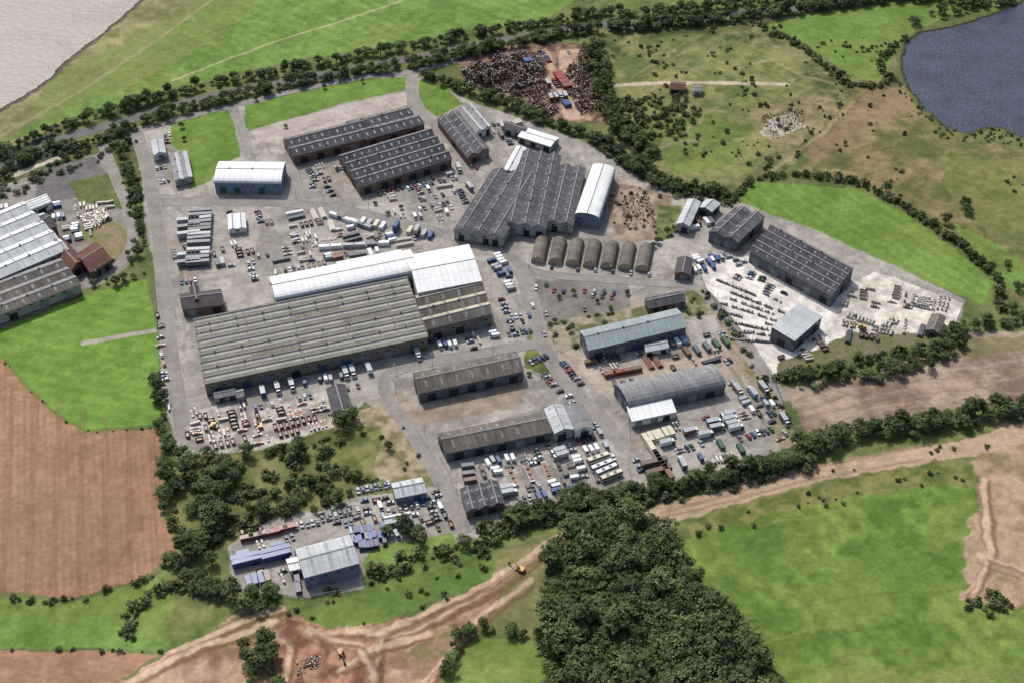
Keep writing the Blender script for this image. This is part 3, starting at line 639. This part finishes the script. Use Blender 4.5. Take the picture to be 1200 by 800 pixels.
        b.tube((1.2,-.2,1.6),(4.2,-.2,4.0),.28,.22,m); b.tube((4.2,-.2,4.0),(6.0,-.2,1.6),.2,.16,m); b.box(5.5,6.4,-.7,.3,.7,1.6,'chassis',tx=.1,ty=.1)
    me=b.mesh(kind+'_'+col); LIB[k]=me; return me
PL=[]
RAD={'parked_car':2.1,'panel_van':2.6,'box_lorry':4,'lorry_trailer':5.5,'flatbed_trailer':5,'shipping_container':3,'coach':5,'waste_skip':2.2,'pallet_stack':2.4,'stone_block_row':4,'concrete_beam_stack':4.5,'excavator':4}
WID={'parked_car':2.5,'panel_van':2.7,'box_lorry':3.3,'lorry_trailer':3.2,'shipping_container':2.7,'waste_skip':2.8,'pallet_stack':1.9,'stone_block_row':2.2,'concrete_beam_stack':4.6,'coach':3.5,'flatbed_trailer':3.2,'excavator':5}
def place(kind,col,x,y,a,reg=True,z=0):
    link(kind,lib(kind,col),(x,y,z+.01 if z else .06),a)
    if reg: PL.append((x,y,RAD[kind]))
CARC=['white','silver','silver','black','grey','red','blue','navy','silver','grey','green','silver','dkgrey','black']
MIXC=['white','blue','red','green','grey','orange','rust','cream','silver','lightblue','grey','dkgrey','stone']
def row(kind,p0,p1,n,cols=CARC,mode='p',prob=.88,stack=0):
    a=G(*p0); b=G(*p1); h=math.atan2(b[1]-a[1],b[0]-a[0])+(math.pi/2 if mode=='p' else 0)
    for i in range(n):
        if random.random()>prob: continue
        t=i/max(1,n-1); x=a[0]+(b[0]-a[0])*t; y=a[1]+(b[1]-a[1])*t
        c=random.choice(cols); aa=h+random.choice([0,math.pi])+random.gauss(0,.03)
        place(kind,c,x+random.gauss(0,.15),y+random.gauss(0,.25),aa)
        if stack and random.random()<stack: place(kind,random.choice(cols),x,y,aa,False,2.6)
def free(x,y,r):
    for f in FOOT:
        if inp1(x,y,f): return False
    for (a,b,c) in RC:
        if (a-x)**2+(b-y)**2<(r*.5+c)**2: return False
    for (a,b,c) in PL:
        if (a-x)**2+(b-y)**2<(r*.9+c*.9)**2: return False
    return True
def scat(poly,n,kinds,cols=MIXC,jit=.05,base=EA):
    """tight clusters: short side-by-side runs with open tarmac between"""
    P=GP(poly); left=n; tries=0
    while left>0 and tries<n*14:
        tries+=1
        k=random.choice(kinds); x,y=rndp(P)
        if not free(x,y,RAD[k]): continue
        a=base+random.choice([0,math.pi/2])+random.gauss(0,jit); run=random.choice([1,2,3,4,5,6,8]) if k!='concrete_beam_stack' else 2
        pc=random.choice(cols); wdx,wdy=-math.sin(a)*WID[k],math.cos(a)*WID[k]; put=[]
        for q in range(run):
            xx,yy=x+wdx*q,y+wdy*q
            if not inp1(xx,yy,P) or not free(xx,yy,RAD[k]*.8): break
            if random.random()<.12: continue
            put.append((xx,yy))
        for xx,yy in put:
            c=random.choice(CARC) if k=='parked_car' else (random.choice(['white']*4+['silver','blue']) if k=='panel_van' else (pc if random.random()<.65 else random.choice(cols)))
            place(k,c,xx+random.gauss(0,.12),yy+random.gauss(0,.2),a+random.choice([0,math.pi])+random.gauss(0,.03)); left-=1
        left-=.2
row('parked_car',(588,352),(604,392),9); row('parked_car',(600,372),(620,370),5,mode='p'); row('parked_car',(622,352),(640,400),8,mode='a',prob=.4)
row('parked_car',(596,392),(622,388),6); row('parked_car',(598,380),(618,376),5)
row('parked_car',(638,340),(728,350),9,prob=.25); row('parked_car',(640,368),(690,362),9,prob=.3)
row('parked_car',(660,425),(680,450),10); row('parked_car',(636,436),(653,458),8,prob=.6); row('parked_car',(640,418),(622,425),5)
row('parked_car',(478,222),(520,212),10,prob=.7); row('parked_car',(488,236),(532,226),11,prob=.7); row('parked_car',(492,246),(530,238),9,prob=.6)
row('parked_car',(445,228),(500,212),12,prob=.5); row('parked_car',(330,193),(345,215),4,prob=.3)
row('parked_car',(365,190),(390,230),9,prob=.5); row('parked_car',(505,400),(516,397),3)
row('parked_car',(626,312),(760,322),14,prob=.3); row('parked_car',(628,338),(725,344),18,prob=.25,mode='p')
row('parked_car',(560,452),(640,436),14,prob=.2)
row('parked_car',(378,608),(420,598),9); row('parked_car',(420,575),(456,568),8); row('parked_car',(500,585),(512,610),6,prob=.5)
row('parked_car',(455,600),(495,590),7,prob=.7); row('parked_car',(330,620),(372,612),8)
row('panel_van',(412,625),(448,618),10,['blue','blue','navy','lightblue']); row('panel_van',(414,634),(450,627),10,['blue','blue','grey']); row('panel_van',(418,642),(450,636),8,['blue','navy'])
row('lorry_trailer',(236,252),(232,312),14,['silver','grey','dkgrey','grey','silver'],prob=.9); row('lorry_trailer',(222,262),(222,312),7,['grey','silver'],prob=.5)
row('shipping_container',(392,254),(430,268),6,['grey','silver','blue','white'],mode='a'); row('shipping_container',(425,262),(505,278),11,['white','cream','grey','blue','silver','white','rust'],mode='p',stack=.3)
row('shipping_container',(380,292),(450,288),6,['grey','silver','white','dkgrey'],mode='a',prob=.8)
row('box_lorry',(300,462),(350,452),7,['blue','white','blue','navy'],prob=.7); row('panel_van',(350,450),(400,441),9,['silver','blue','white','grey'],prob=.7); row('box_lorry',(405,440),(440,432),5,['white','blue','grey'],prob=.7)
row('box_lorry',(460,424),(500,416),5,['silver','grey','blue'],prob=.6); row('parked_car',(300,478),(420,452),20,prob=.5)
row('shipping_container',(715,440),(745,434),4,['rust','red','brown'],mode='a'); row('shipping_container',(805,415),(850,402),5,['rust','brown','grey','green'],mode='p')
row('shipping_container',(765,410),(800,400),6,['white','lightblue','grey'],mode='p')
row('shipping_container',(548,548),(556,590),6,['rust','brown','grey'],mode='p')
row('coach',(700,540),(716,560),4,['cream','white','cream']); row('lorry_trailer',(765,532),(780,555),3,['rust','grey','cream'],mode='a')
row('lorry_trailer',(766,545),(772,556),2,['brown'],mode='p')
row('shipping_container',(285,650),(325,640),3,['blue'],mode='a'); row('lorry_trailer',(290,662),(325,654),2,['blue','navy'],mode='a'); row('lorry_trailer',(288,656),(324,648),2,['blue','blue'],mode='a')
row('shipping_container',(342,650),(350,690),5,['blue','navy'],mode='a')
row('shipping_container',(290,632),(340,620),6,['rust','red','brown','rust'],mode='a')
row('flatbed_trailer',(600,560),(640,552),3,['cream','white'],mode='p')
for k in range(9):
    o=k*9.5
    row('stone_block_row',(845+o*.32,322+o),(905+o*.1,350+o*.68),5,['dkgrey','grey','stone','dkgrey','grey'],mode='a',prob=.66)
scat([(835,330),(870,310),(945,358),(905,400),(880,390)],14,['pallet_stack','parked_car'],['dkgrey','stone','grey'],base=math.radians(-32))
scat([(985,355),(1030,330),(1120,358),(1105,390),(1010,400),(970,395)],62,['pallet_stack','stone_block_row','concrete_beam_stack','pallet_stack','waste_skip'],['stone','brown','dkgrey','stone','cream','grey'],base=math.radians(-20))
scat([(905,420),(960,395),(1000,400),(925,435)],10,['pallet_stack','parked_car','waste_skip'],['stone','brown'])
scat([(850,300),(880,308),(870,315)],4,['parked_car'])
scat([(200,250),(330,243),(345,330),(250,340),(205,330)],44,['parked_car','pallet_stack','shipping_container','waste_skip'],['white','grey','silver','rust','cream','dkgrey'])
scat([(335,242),(390,246),(400,290),(370,320),(318,322),(340,280)],50,['pallet_stack','pallet_stack','waste_skip','parked_car','concrete_beam_stack'],['white','grey','stone','dkgrey','cream','stone'])
scat([(395,262),(500,280),(470,290),(380,312)],28,['pallet_stack','shipping_container','parked_car','panel_van','concrete_beam_stack'],['stone','grey','white','dkgrey','rust'])
scat([(215,485),(380,460),(390,498),(300,522),(218,528)],84,['pallet_stack','pallet_stack','waste_skip','pallet_stack'],['orange','rust','orange','stone','dkgrey','rust','stone','brown'])
scat([(184,370),(194,370),(206,480),(196,480)],20,['pallet_stack','waste_skip','parked_car'],['orange','rust','grey','stone'])
scat([(560,545),(700,505),(730,555),(640,580),(580,598)],70,['panel_van','panel_van','parked_car','parked_car','box_lorry','waste_skip'],['white','cream','white','silver'])
scat([(720,520),(860,480),(925,500),(925,522),(800,548),(735,560)],48,['panel_van','parked_car','shipping_container','box_lorry','pallet_stack'],['cream','white','green','grey','rust'])
scat([(852,445),(895,455),(925,505),(870,480)],18,['parked_car','panel_van','box_lorry','waste_skip'])
scat([(640,450),(690,470),(715,505),(700,510),(660,465)],12,['parked_car','panel_van'])
scat([(280,625),(345,610),(335,680),(285,685)],20,['shipping_container','parked_car','waste_skip','pallet_stack'],['rust','blue','red','brown','grey'])
scat([(370,600),(440,585),(530,572),(540,615),(430,640)],44,['parked_car','parked_car','parked_car','panel_van','waste_skip'],MIXC)
scat([(348,195),(400,190),(415,225),(360,232)],16,['parked_car','pallet_stack','waste_skip'],['white','stone','grey'])
scat([(430,235),(530,205),(535,265),(470,255)],22,['parked_car','concrete_beam_stack','pallet_stack','panel_van'],['stone','grey'])
scat([(580,290),(600,300),(615,340),(590,345),(575,310)],12,['parked_car','panel_van','box_lorry'],['white'])
scat([(500,200),(560,195),(545,250),(530,250)],12,['parked_car','box_lorry'],['grey','white'])
scat([(690,425),(860,385),(870,420),(730,462)],38,['shipping_container','pallet_stack','waste_skip','parked_car','concrete_beam_stack'],['rust','brown','grey','stone','dkgrey'])
scat([(800,285),(835,285),(870,300),(815,325)],14,['parked_car','pallet_stack','panel_van'],['stone','grey'])
scat([(815,240),(840,238),(835,262),(812,270)],12,['pallet_stack','shipping_container'],['rust','grey','white'])
scat([(565,135),(610,145),(620,175),(590,180)],12,['parked_car','pallet_stack','shipping_container'],['grey','stone'])
scat([(505,392),(590,385),(600,410),(520,418)],12,['parked_car','pallet_stack','panel_van'],['white','stone'])
scat([(600,66),(690,58),(700,130),(610,125)],34,['parked_car','waste_skip','box_lorry','shipping_container'],['rust','brown','grey','blue','red'])
scat([(0,245),(100,235),(120,262),(90,300),(60,262)],24,['parked_car','pallet_stack','panel_van'],['white','stone','brown'])
scat([(88,240),(140,235),(135,260),(92,272)],20,['pallet_stack'],['cream','stone','brown'])
scat([(180,158),(200,150),(200,225),(182,225)],10,['parked_car'])
for u,v in((400,768),(610,668),(305,500),(640,95),(1010,385),(250,500)):
    x,y=G(u,v); place('excavator','yellow' if u%20 else 'orange',x,y,random.uniform(0,6),True,terrain_z(x,y))
def heap(name,poly,n,cols,hm=2.5,sz=(.4,2.0)):
    P=GP(poly); cx=sum(p[0] for p in P)/len(P); cy=sum(p[1] for p in P)/len(P); b=MB()
    for i in range(n):
        x,y=rndp(P); s=random.uniform(*sz); z=hm*float(vn(np.array([x]),np.array([y]),6,2)[0])**1.5*1.4
        a=random.uniform(0,6.28); c,d=math.cos(a),math.sin(a); t=random.uniform(-.4,.4)
        f=lambda p,q,r:(x-cx+c*p-d*q,y-cy+d*p+c*q,r+t*p)
        b.box(-s/2,s/2,-s*.3,s*.3,max(0,z-.8) if random.random()<.6 else 0,z+random.uniform(.1,.7),'paint_'+random.choice(cols),f,s*.15,s*.1)
    link(name,b.mesh(name),(cx,cy,0))
sc=['rust','brown','dkgrey','mixscrap','rust','mixscrap','brown','rust','grey','brown','black','mixscrap']
heap('scrap_heap',[(540,85),(600,64),(634,62),(640,96),(600,110),(552,102)],2400,sc+['silver'],5,(.4,1.5))
heap('scrap_heap',[(590,112),(640,103),(657,130),(640,142)],800,sc,3,(.4,1.3))
heap('scrap_heap',[(655,95),(680,62),(692,100),(704,130),(680,135),(665,110)],700,sc,3,(.4,1.3))
heap('rubble_heap',[(345,770),(400,765),(395,800),(350,800)],500,['stone','brown','brown','rust'],1.2,(.25,.9))
heap('rubble_heap',[(890,135),(940,128),(945,152),(905,165)],300,['stone','grey','brown','brown'],.8,(.3,.9))
heap('timber_stack',[(95,255),(120,245),(132,258),(100,270)],250,['cream','brown','stone'],1.5,(1,3))
heap('scrap_heap',[(725,235),(760,230),(770,262),(735,268)],220,['brown','rust','stone'],1.0,(.3,1.1))
lb=MB(); lb.tube((0,0,0),(0,0,8),.12,.07,'pole_steel'); lb.tube((0,0,8),(1.6,0,8.4),.06,.05,'pole_steel'); lb.box(1.4,2.2,-.15,.15,8.33,8.5,'frame_white',tx=.1,ty=.04)
lme=lb.mesh('street_lamp')
for (p,a) in LAMPS:
    if not any(inp1(p[0],p[1],f) for f in FOOT): link('street_lamp',lme,p,a)
def fence(px):
    P=GP(px); b=MB(); o=P[0]
    for (x0,y0),(x1,y1) in zip(P[:-1],P[1:]):
        L=math.hypot(x1-x0,y1-y0); n=max(1,int(L/3)); dx,dy=(x1-x0)/L,(y1-y0)/L
        f=lambda a,c,z:(x0-o[0]+dx*a-dy*c,y0-o[1]+dy*a+dx*c,z)
        for i in range(n): b.box(i*3-.06,i*3+.06,-.06,.06,0,2.3,'pole_steel',f)
        for i in range(int(L/.6)): b.box(i*.6-.03,i*.6+.03,-.085,-.061,.1,2.2,'pole_steel',f)
        for z in(.4,1.9): b.box(0,L,.061,.1,z,z+.06,'pole_steel',f)
    link('palisade_fence',b.mesh('palisade_fence'),(o[0],o[1],0))
fence([(818,316),(828,342),(880,402),(908,443),(1000,420),(1112,400),(1130,355),(1030,318)])
fence([(182,345),(188,470),(212,535),(300,528)]); fence([(640,605),(760,572),(860,550),(938,522),(905,442)])
fence([(200,145),(272,130)]); fence([(430,578),(520,566)]); fence([(275,690),(350,702),(430,690)])
# ------------------------------------------------------------------ vegetation
def tree_mesh(name,seed,hgt,rad,base,nc,nl,greens,leaf=(.5,1.0),nlobe=7,spread=.3):
    r=random.Random(seed); b=MB()
    if base>0:
        b.tube((0,0,-.5),(0,0,base+hgt*.25),.035*hgt,.02*hgt,'bark')
        for i in range(6):
            a=i*1.05+r.random(); b.tube((0,0,base*.8+i*.1*hgt*.4),(math.cos(a)*rad*.6,math.sin(a)*rad*.6,base+hgt*(.3+.08*i)),.014*hgt,.006*hgt,'bark',5)
    else:
        for i in range(4): a=i*1.57; b.tube((0,0,-.3),(math.cos(a)*rad*.5,math.sin(a)*rad*.5,hgt*.6),.08,.03,'bark',4)
    cols=[(1,1,1)]*len(b.f)
    cz=base+(hgt-base)*.5; hz=(hgt-base)*.5
    lobes=[(0,0,.25,.62,1.05)]+[(math.cos(q*6.283/(nlobe-1)+r.random())*spread*1.5,math.sin(q*6.283/(nlobe-1)+r.random())*spread*1.5,r.uniform(-.3,.25),r.uniform(.36,.6),r.uniform(.78,1.2)) for q in range(nlobe-1)]
    for k in range(nc):
        L=lobes[k%nlobe]; 
        d=Vector((r.gauss(0,1),r.gauss(0,1),r.gauss(0,.9)+.55)).normalized()
        rr=L[3]*(r.uniform(.8,1.06) if r.random()<.88 else r.uniform(.3,.7))
        c=Vector(((L[0]+d.x*rr)*rad,(L[1]+d.y*rr)*rad,cz+(L[2]+d.z*rr)*hz))
        if c.z<base*.6+.2: c.z=base*.6+.2+r.random()*.5
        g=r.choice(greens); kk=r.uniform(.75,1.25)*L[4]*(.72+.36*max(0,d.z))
        cs=rad*.11
        for q in range(nl):
            p=c+Vector((r.gauss(0,cs),r.gauss(0,cs),r.gauss(0,cs*.6)))
            nrm=(d*1.2+Vector((r.gauss(0,.4),r.gauss(0,.4),r.gauss(.35,.35)))).normalized(); u=nrm.orthogonal().normalized(); v=nrm.cross(u)
            a=r.uniform(0,6.28); u,v=u*math.cos(a)+v*math.sin(a),v*math.cos(a)-u*math.sin(a)
            s=r.uniform(*leaf)*.5; s2=s*r.uniform(.55,.95)
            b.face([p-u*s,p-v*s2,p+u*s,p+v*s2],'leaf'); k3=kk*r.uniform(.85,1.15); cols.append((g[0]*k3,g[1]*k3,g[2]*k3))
    me=b.mesh(name); ca=me.color_attributes.new('Col','FLOAT_COLOR','CORNER'); arr=[]
    for f,c in zip(b.f,cols): arr+= [c[0],c[1],c[2],1]*len(f)
    ca.data.foreach_set('color',arr); return me
GR=[(.062,.095,.03),(.072,.108,.033),(.085,.115,.04),(.1,.125,.048),(.056,.082,.03)]
GB=[(.09,.12,.045),(.105,.125,.05),(.12,.135,.06),(.08,.105,.04)]
TK=(.85,1.0,1.12,.95,1.08,1.2,.9)
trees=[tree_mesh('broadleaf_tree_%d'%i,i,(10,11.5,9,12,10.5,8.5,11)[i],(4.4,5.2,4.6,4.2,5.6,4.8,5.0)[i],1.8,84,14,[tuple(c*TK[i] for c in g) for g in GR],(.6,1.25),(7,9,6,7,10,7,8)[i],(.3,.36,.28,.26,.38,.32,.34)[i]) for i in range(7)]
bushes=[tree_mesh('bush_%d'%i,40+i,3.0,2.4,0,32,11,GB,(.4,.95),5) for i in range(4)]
def coll(name,ms):
    c=bpy.data.collections.new(name)
    for m in ms: c.objects.link(bpy.data.objects.new(m.name,m))
    return c
CT=coll('tree_library',trees); CB=coll('bush_library',bushes)
def gn(c):
    ng=bpy.data.node_groups.new('scatter_'+c.name,'GeometryNodeTree')
    ng.interface.new_socket('Geometry',in_out='INPUT',socket_type='NodeSocketGeometry'); ng.interface.new_socket('Geometry',in_out='OUTPUT',socket_type='NodeSocketGeometry')
    N=ng.nodes; i=N.new('NodeGroupInput'); o=N.new('NodeGroupOutput'); ip=N.new('GeometryNodeInstanceOnPoints'); ci=N.new('GeometryNodeCollectionInfo')
    ci.inputs['Collection'].default_value=c; ci.inputs['Separate Children'].default_value=True; ci.inputs['Reset Children'].default_value=True
    def at(n,t):
        a=N.new('GeometryNodeInputNamedAttribute'); a.data_type=t; a.inputs['Name'].default_value=n; return a.outputs['Attribute']
    ng.links.new(i.outputs[0],ip.inputs['Points']); ng.links.new(ci.outputs[0],ip.inputs['Instance']); ip.inputs['Pick Instance'].default_value=True
    ng.links.new(at('idx','INT'),ip.inputs['Instance Index']); ng.links.new(at('rot','FLOAT_VECTOR'),ip.inputs['Rotation']); ng.links.new(at('scl','FLOAT_VECTOR'),ip.inputs['Scale'])
    ng.links.new(ip.outputs[0],o.inputs[0]); return ng
GT=gn(CT); GBu=gn(CB); NI=[0]
def scatter_obj(name,pts,g,nvar):
    if not pts: return
    NI[0]+=len(pts)
    me=bpy.data.meshes.new(name); me.from_pydata([(p[0],p[1],p[2]) for p in pts],[],[])
    a=me.attributes.new('idx','INT','POINT'); a.data.foreach_set('value',[random.randrange(nvar) for _ in pts])
    a=me.attributes.new('rot','FLOAT_VECTOR','POINT'); a.data.foreach_set('vector',[c for _ in pts for c in(0,0,random.uniform(0,6.28))])
    a=me.attributes.new('scl','FLOAT_VECTOR','POINT'); a.data.foreach_set('vector',[c for p in pts for c in(p[3]*random.uniform(.85,1.15),p[3]*random.uniform(.85,1.15),p[3]*random.uniform(.75,1.2))])
    o=link(name,me); m=o.modifiers.new('scatter','NODES'); m.node_group=g
def okp(x,y):
    for f in FOOT:
        if inp1(x,y,f): return False
    return True
def spaced(pts,x,y,s,k):
    for p in pts:
        if (p[0]-x)**2+(p[1]-y)**2<(k*(p[3]+s))**2: return False
    return True
def belt(name,px,wd,sp,s,kind='t',gap=.05):
    P=smooth(GP(px),4); pts=[]; kk=1.5 if kind=='t' else .7
    for (x0,y0),(x1,y1) in zip(P[:-1],P[1:]):
        L=math.hypot(x1-x0,y1-y0); n=L*max(1,wd/3.2)/sp; n=int(n)+(random.random()<n-int(n))
        for i in range(n):
            if random.random()<gap: continue
            t=random.random(); o=random.uniform(-wd/2,wd/2); x=x0+(x1-x0)*t-(y1-y0)/L*o; y=y0+(y1-y0)*t+(x1-x0)/L*o
            ss=s*random.uniform(.5,1.4)
            if okp(x,y) and spaced(pts[-40:],x,y,ss,kk): pts.append((x,y,terrain_z(x,y)-.1,ss))
    scatter_obj(name,pts,GT if kind=='t' else GBu,7 if kind=='t' else 4)
def patch(name,px,dens,s,kind='t',thr=None,sv=(.6,1.3)):
    P=GP(px); ar=abs(sum(P[i][0]*P[(i+1)%len(P)][1]-P[(i+1)%len(P)][0]*P[i][1] for i in range(len(P))))/2; pts=[]; kk=1.75 if kind=='t' else .7
    for i in range(int(ar*dens)):
        x,y=rndp(P)
        if thr and float(fbm(np.array([x]),np.array([y]),25,3,3)[0])<thr: continue
        ss=s*random.uniform(*sv)
        if okp(x,y) and spaced(pts,x,y,ss,kk): pts.append((x,y,terrain_z(x,y)-.1,ss))
    scatter_obj(name,pts,GT if kind=='t' else GBu,7 if kind=='t' else 4)
belt('tree_belt',[(-80,214),(0,183),(60,156),(150,128),(250,101),(330,86),(450,64),(560,42),(680,22),(760,17),(870,7),(960,-8)],6,3.2,.6)
belt('tree_belt',[(-60,232),(0,206),(50,180),(110,170),(150,152),(200,136),(260,120),(330,104),(400,90),(470,80)],8,3.6,.58)
belt('tree_belt',[(475,80),(560,62),(640,46),(700,36),(830,27),(900,18),(980,8),(1100,-5)],9,3.4,.66)
belt('tree_belt',[(498,90),(540,106),(590,124),(640,145),(700,166),(745,198),(790,222),(850,230)],8,3.8,.56)
belt('tree_belt',[(694,52),(700,90),(716,130),(740,165),(770,195)],14,4.2,.58)
belt('tree_belt',[(960,12),(1060,-2),(1130,6),(1190,2)],9,5,.66)
belt('hedgerow',[(1062,45),(1040,62),(1030,80),(1045,96),(1000,102),(970,80),(920,45),(880,28)],5,2.8,1.0,'b')
belt('hedgerow',[(862,232),(890,210),(960,208),(1010,218),(1060,244),(1100,270)],4.0,2.2,1.0,'b')
belt('tree_belt',[(1085,258),(1110,278),(1145,305),(1172,335),(1172,368)],6,9,.42)
belt('hedgerow',[(1085,258),(1110,278),(1145,305),(1172,335),(1172,368)],4,3,1.0,'b')
belt('tree_belt',[(1120,380),(1160,384),(1210,380),(1260,385)],7,4.5,.55)
belt('hedgerow',[(700,165),(745,196),(800,226),(860,236)],12,2.8,1.0,'b')
belt('tree_belt',[(128,160),(143,185),(156,215),(162,250),(166,300)],5,5,.5)
belt('tree_belt',[(150,300),(165,325),(110,335)],4,6,.45)
belt('tree_belt',[(598,612),(680,592),(760,577),(860,556),(940,537),(962,522)],9,3.4,.66)
belt('hedgerow',[(560,628),(598,612),(680,597),(760,582),(860,562),(940,542)],12,3.2,1.0,'b')
belt('tree_belt',[(936,528),(1000,512),(1060,504),(1130,494),(1200,480),(1300,460)],9,3.4,.74)
belt('tree_belt',[(918,452),(980,442),(1050,432),(1100,418),(1128,385)],11,4.0,.52)
belt('hedgerow',[(910,448),(1000,424),(1112,404)],7,3,1.1,'b')
belt('hedgerow',[(430,672),(480,660),(560,640),(600,622)],9,3.4,.95,'b')
belt('hedgerow',[(0,700),(80,704),(150,686),(205,660)],3,2.8,.7,'b',.25)
belt('hedgerow',[(150,750),(152,725),(180,695),(215,690),(245,690)],6,2.6,1.0,'b',.15)
belt('hedgerow',[(0,760),(120,763),(190,765)],2.0,3.4,.5,'b',.35)
belt('tree_belt',[(205,655),(240,690),(275,705),(325,706)],8,3.8,.6)
belt('tree_belt',[(183,440),(190,500),(200,530)],4,6,.5)
belt('tree_belt',[(520,790),(545,745),(600,742),(642,745)],5,3.6,.5)
belt('hedgerow',[(1130,705),(1150,712),(1180,715),(1150,690)],7,2.6,.9,'b')
belt('hedgerow',[(790,640),(870,606),(1000,575),(1090,552),(1140,565)],5,7,.5,'b',.4)
belt('hedgerow',[(820,340),(860,390),(895,450),(935,515)],4,3.4,.8,'b',.2)
belt('hedgerow',[(0,418),(58,478),(100,505),(186,500)],1.5,6,.3,'b',.4)
patch('woodland',[(645,642),(700,612),(768,616),(800,668),(868,738),(912,802),(920,900),(650,900),(640,720)],.2,1.02,sv=(.55,1.45))
patch('woodland',[(192,545),(230,525),(280,545),(270,590),(262,645),(215,655),(190,600)],.035,.8)
patch('woodland',[(230,520),(300,532),(355,515),(365,535),(300,560),(250,560)],.012,.7)
patch('woodland',[(330,575),(400,545),(425,555),(405,590),(330,602),(290,615),(280,600)],.03,.6)
patch('woodland',[(385,480),(430,485),(422,512),(395,512)],.022,.7)
patch('woodland',[(452,625),(480,610),(508,622),(500,642),(465,645)],.03,.7)
patch('woodland',[(285,735),(320,730),(335,800),(330,850),(285,850)],.035,.6)
patch('woodland',[(1060,30),(1150,-10),(1200,-10),(1150,18)],.02,.6)
patch('scrub_bushes',[(195,540),(300,528),(392,500),(430,560),(400,590),(262,640),(205,652)],.03,1.1,'b',.42)
patch('scrub_bushes',[(700,40),(900,20),(1060,50),(1000,110),(920,205),(800,225),(740,180)],.016,.55,'b',.5,(.3,1.6))
patch('scrub_bushes',[(730,115),(800,112),(830,135),(790,160),(745,160)],.05,1.0,'b')
patch('scrub_bushes',[(1010,100),(1085,130),(1200,172),(1260,380),(1175,335),(1020,220),(940,200)],.008,.5,'b',.52,(.3,1.6))
patch('reeds',[(1050,90),(1066,104),(1085,126),(1110,150),(1132,158),(1170,150),(1200,164),(1200,174),(1130,168),(1080,138),(1050,105)],.06,.45,'b',.4)
patch('scrub_bushes',[(640,380),(740,362),(815,342),(835,370),(690,402),(655,415)],.03,.6,'b',.45)
patch('scrub_bushes',[(200,660),(330,700),(560,650),(640,640),(560,690),(430,735),(300,715)],.025,.6,'b',.48)
patch('scrub_bushes',[(560,640),(640,640),(640,740),(540,750)],.02,.5,'b',.5)
patch('scrub_bushes',[(410,485),(480,500),(515,560),(430,565)],.02,.6,'b',.45)
patch('scrub_bushes',[(790,640),(1140,560),(1200,500),(960,545),(760,605)],.012,.5,'b',.52)
patch('scrub_bushes',[(0,180),(160,150),(165,170),(0,240)],.03,1.0,'b',.4)
patch('scrub_bushes',[(140,180),(165,200),(172,300),(155,320)],.03,.8,'b')
patch('scrub_bushes',[(705,205),(800,235),(785,285),(720,278)],.015,.6,'b',.4)
def single(u,v,s,n='broadleaf_tree'):
    x,y=G(u,v); o=link(n,random.choice(trees),(x,y,terrain_z(x,y)-.1),random.uniform(0,6)); o.scale=(s,s,s*random.uniform(.8,1.05))
for u,v,s in [(1130,243,.7),(1132,250,.7),(1108,262,.7),(1038,225,.7),(1168,345,.8),(640,335,.3),(655,350,.3),(672,345,.35),(700,355,.3),(715,362,.35),(735,345,.35),(650,378,.35),(668,388,.4),(440,240,.3),(455,252,.3),(470,245,.35),(395,200,.3),(213,150,.4),(216,165,.4),(214,185,.4),(336,98,.4),(300,118,.4),(380,104,.35),(425,97,.35),(335,150,.3),(330,352,.3),(186,456,.8),(189,470,.8),(196,520,.7),(402,500,1.0),(412,490,.8),(620,440,.3),(545,640,.6),(770,285,.5),(782,275,.5),(790,270,.4),(765,290,.4),(248,660,.8),(240,640,.9),(225,655,.9),(295,700,.8),(318,695,.8),(250,690,.8),(990,170,.4),(760,60,.5),(835,65,.4),(1010,60,.4),(540,110,.5),(1185,365,.7),(1192,340,.6),(1180,310,.5),(132,312,.5),(68,290,.5),(455,525,.45),(380,532,.6),(350,520,.6),(520,650,.5)]:
    single(u,v,s)
print("objects",len(scene.objects),"instances",NI[0])
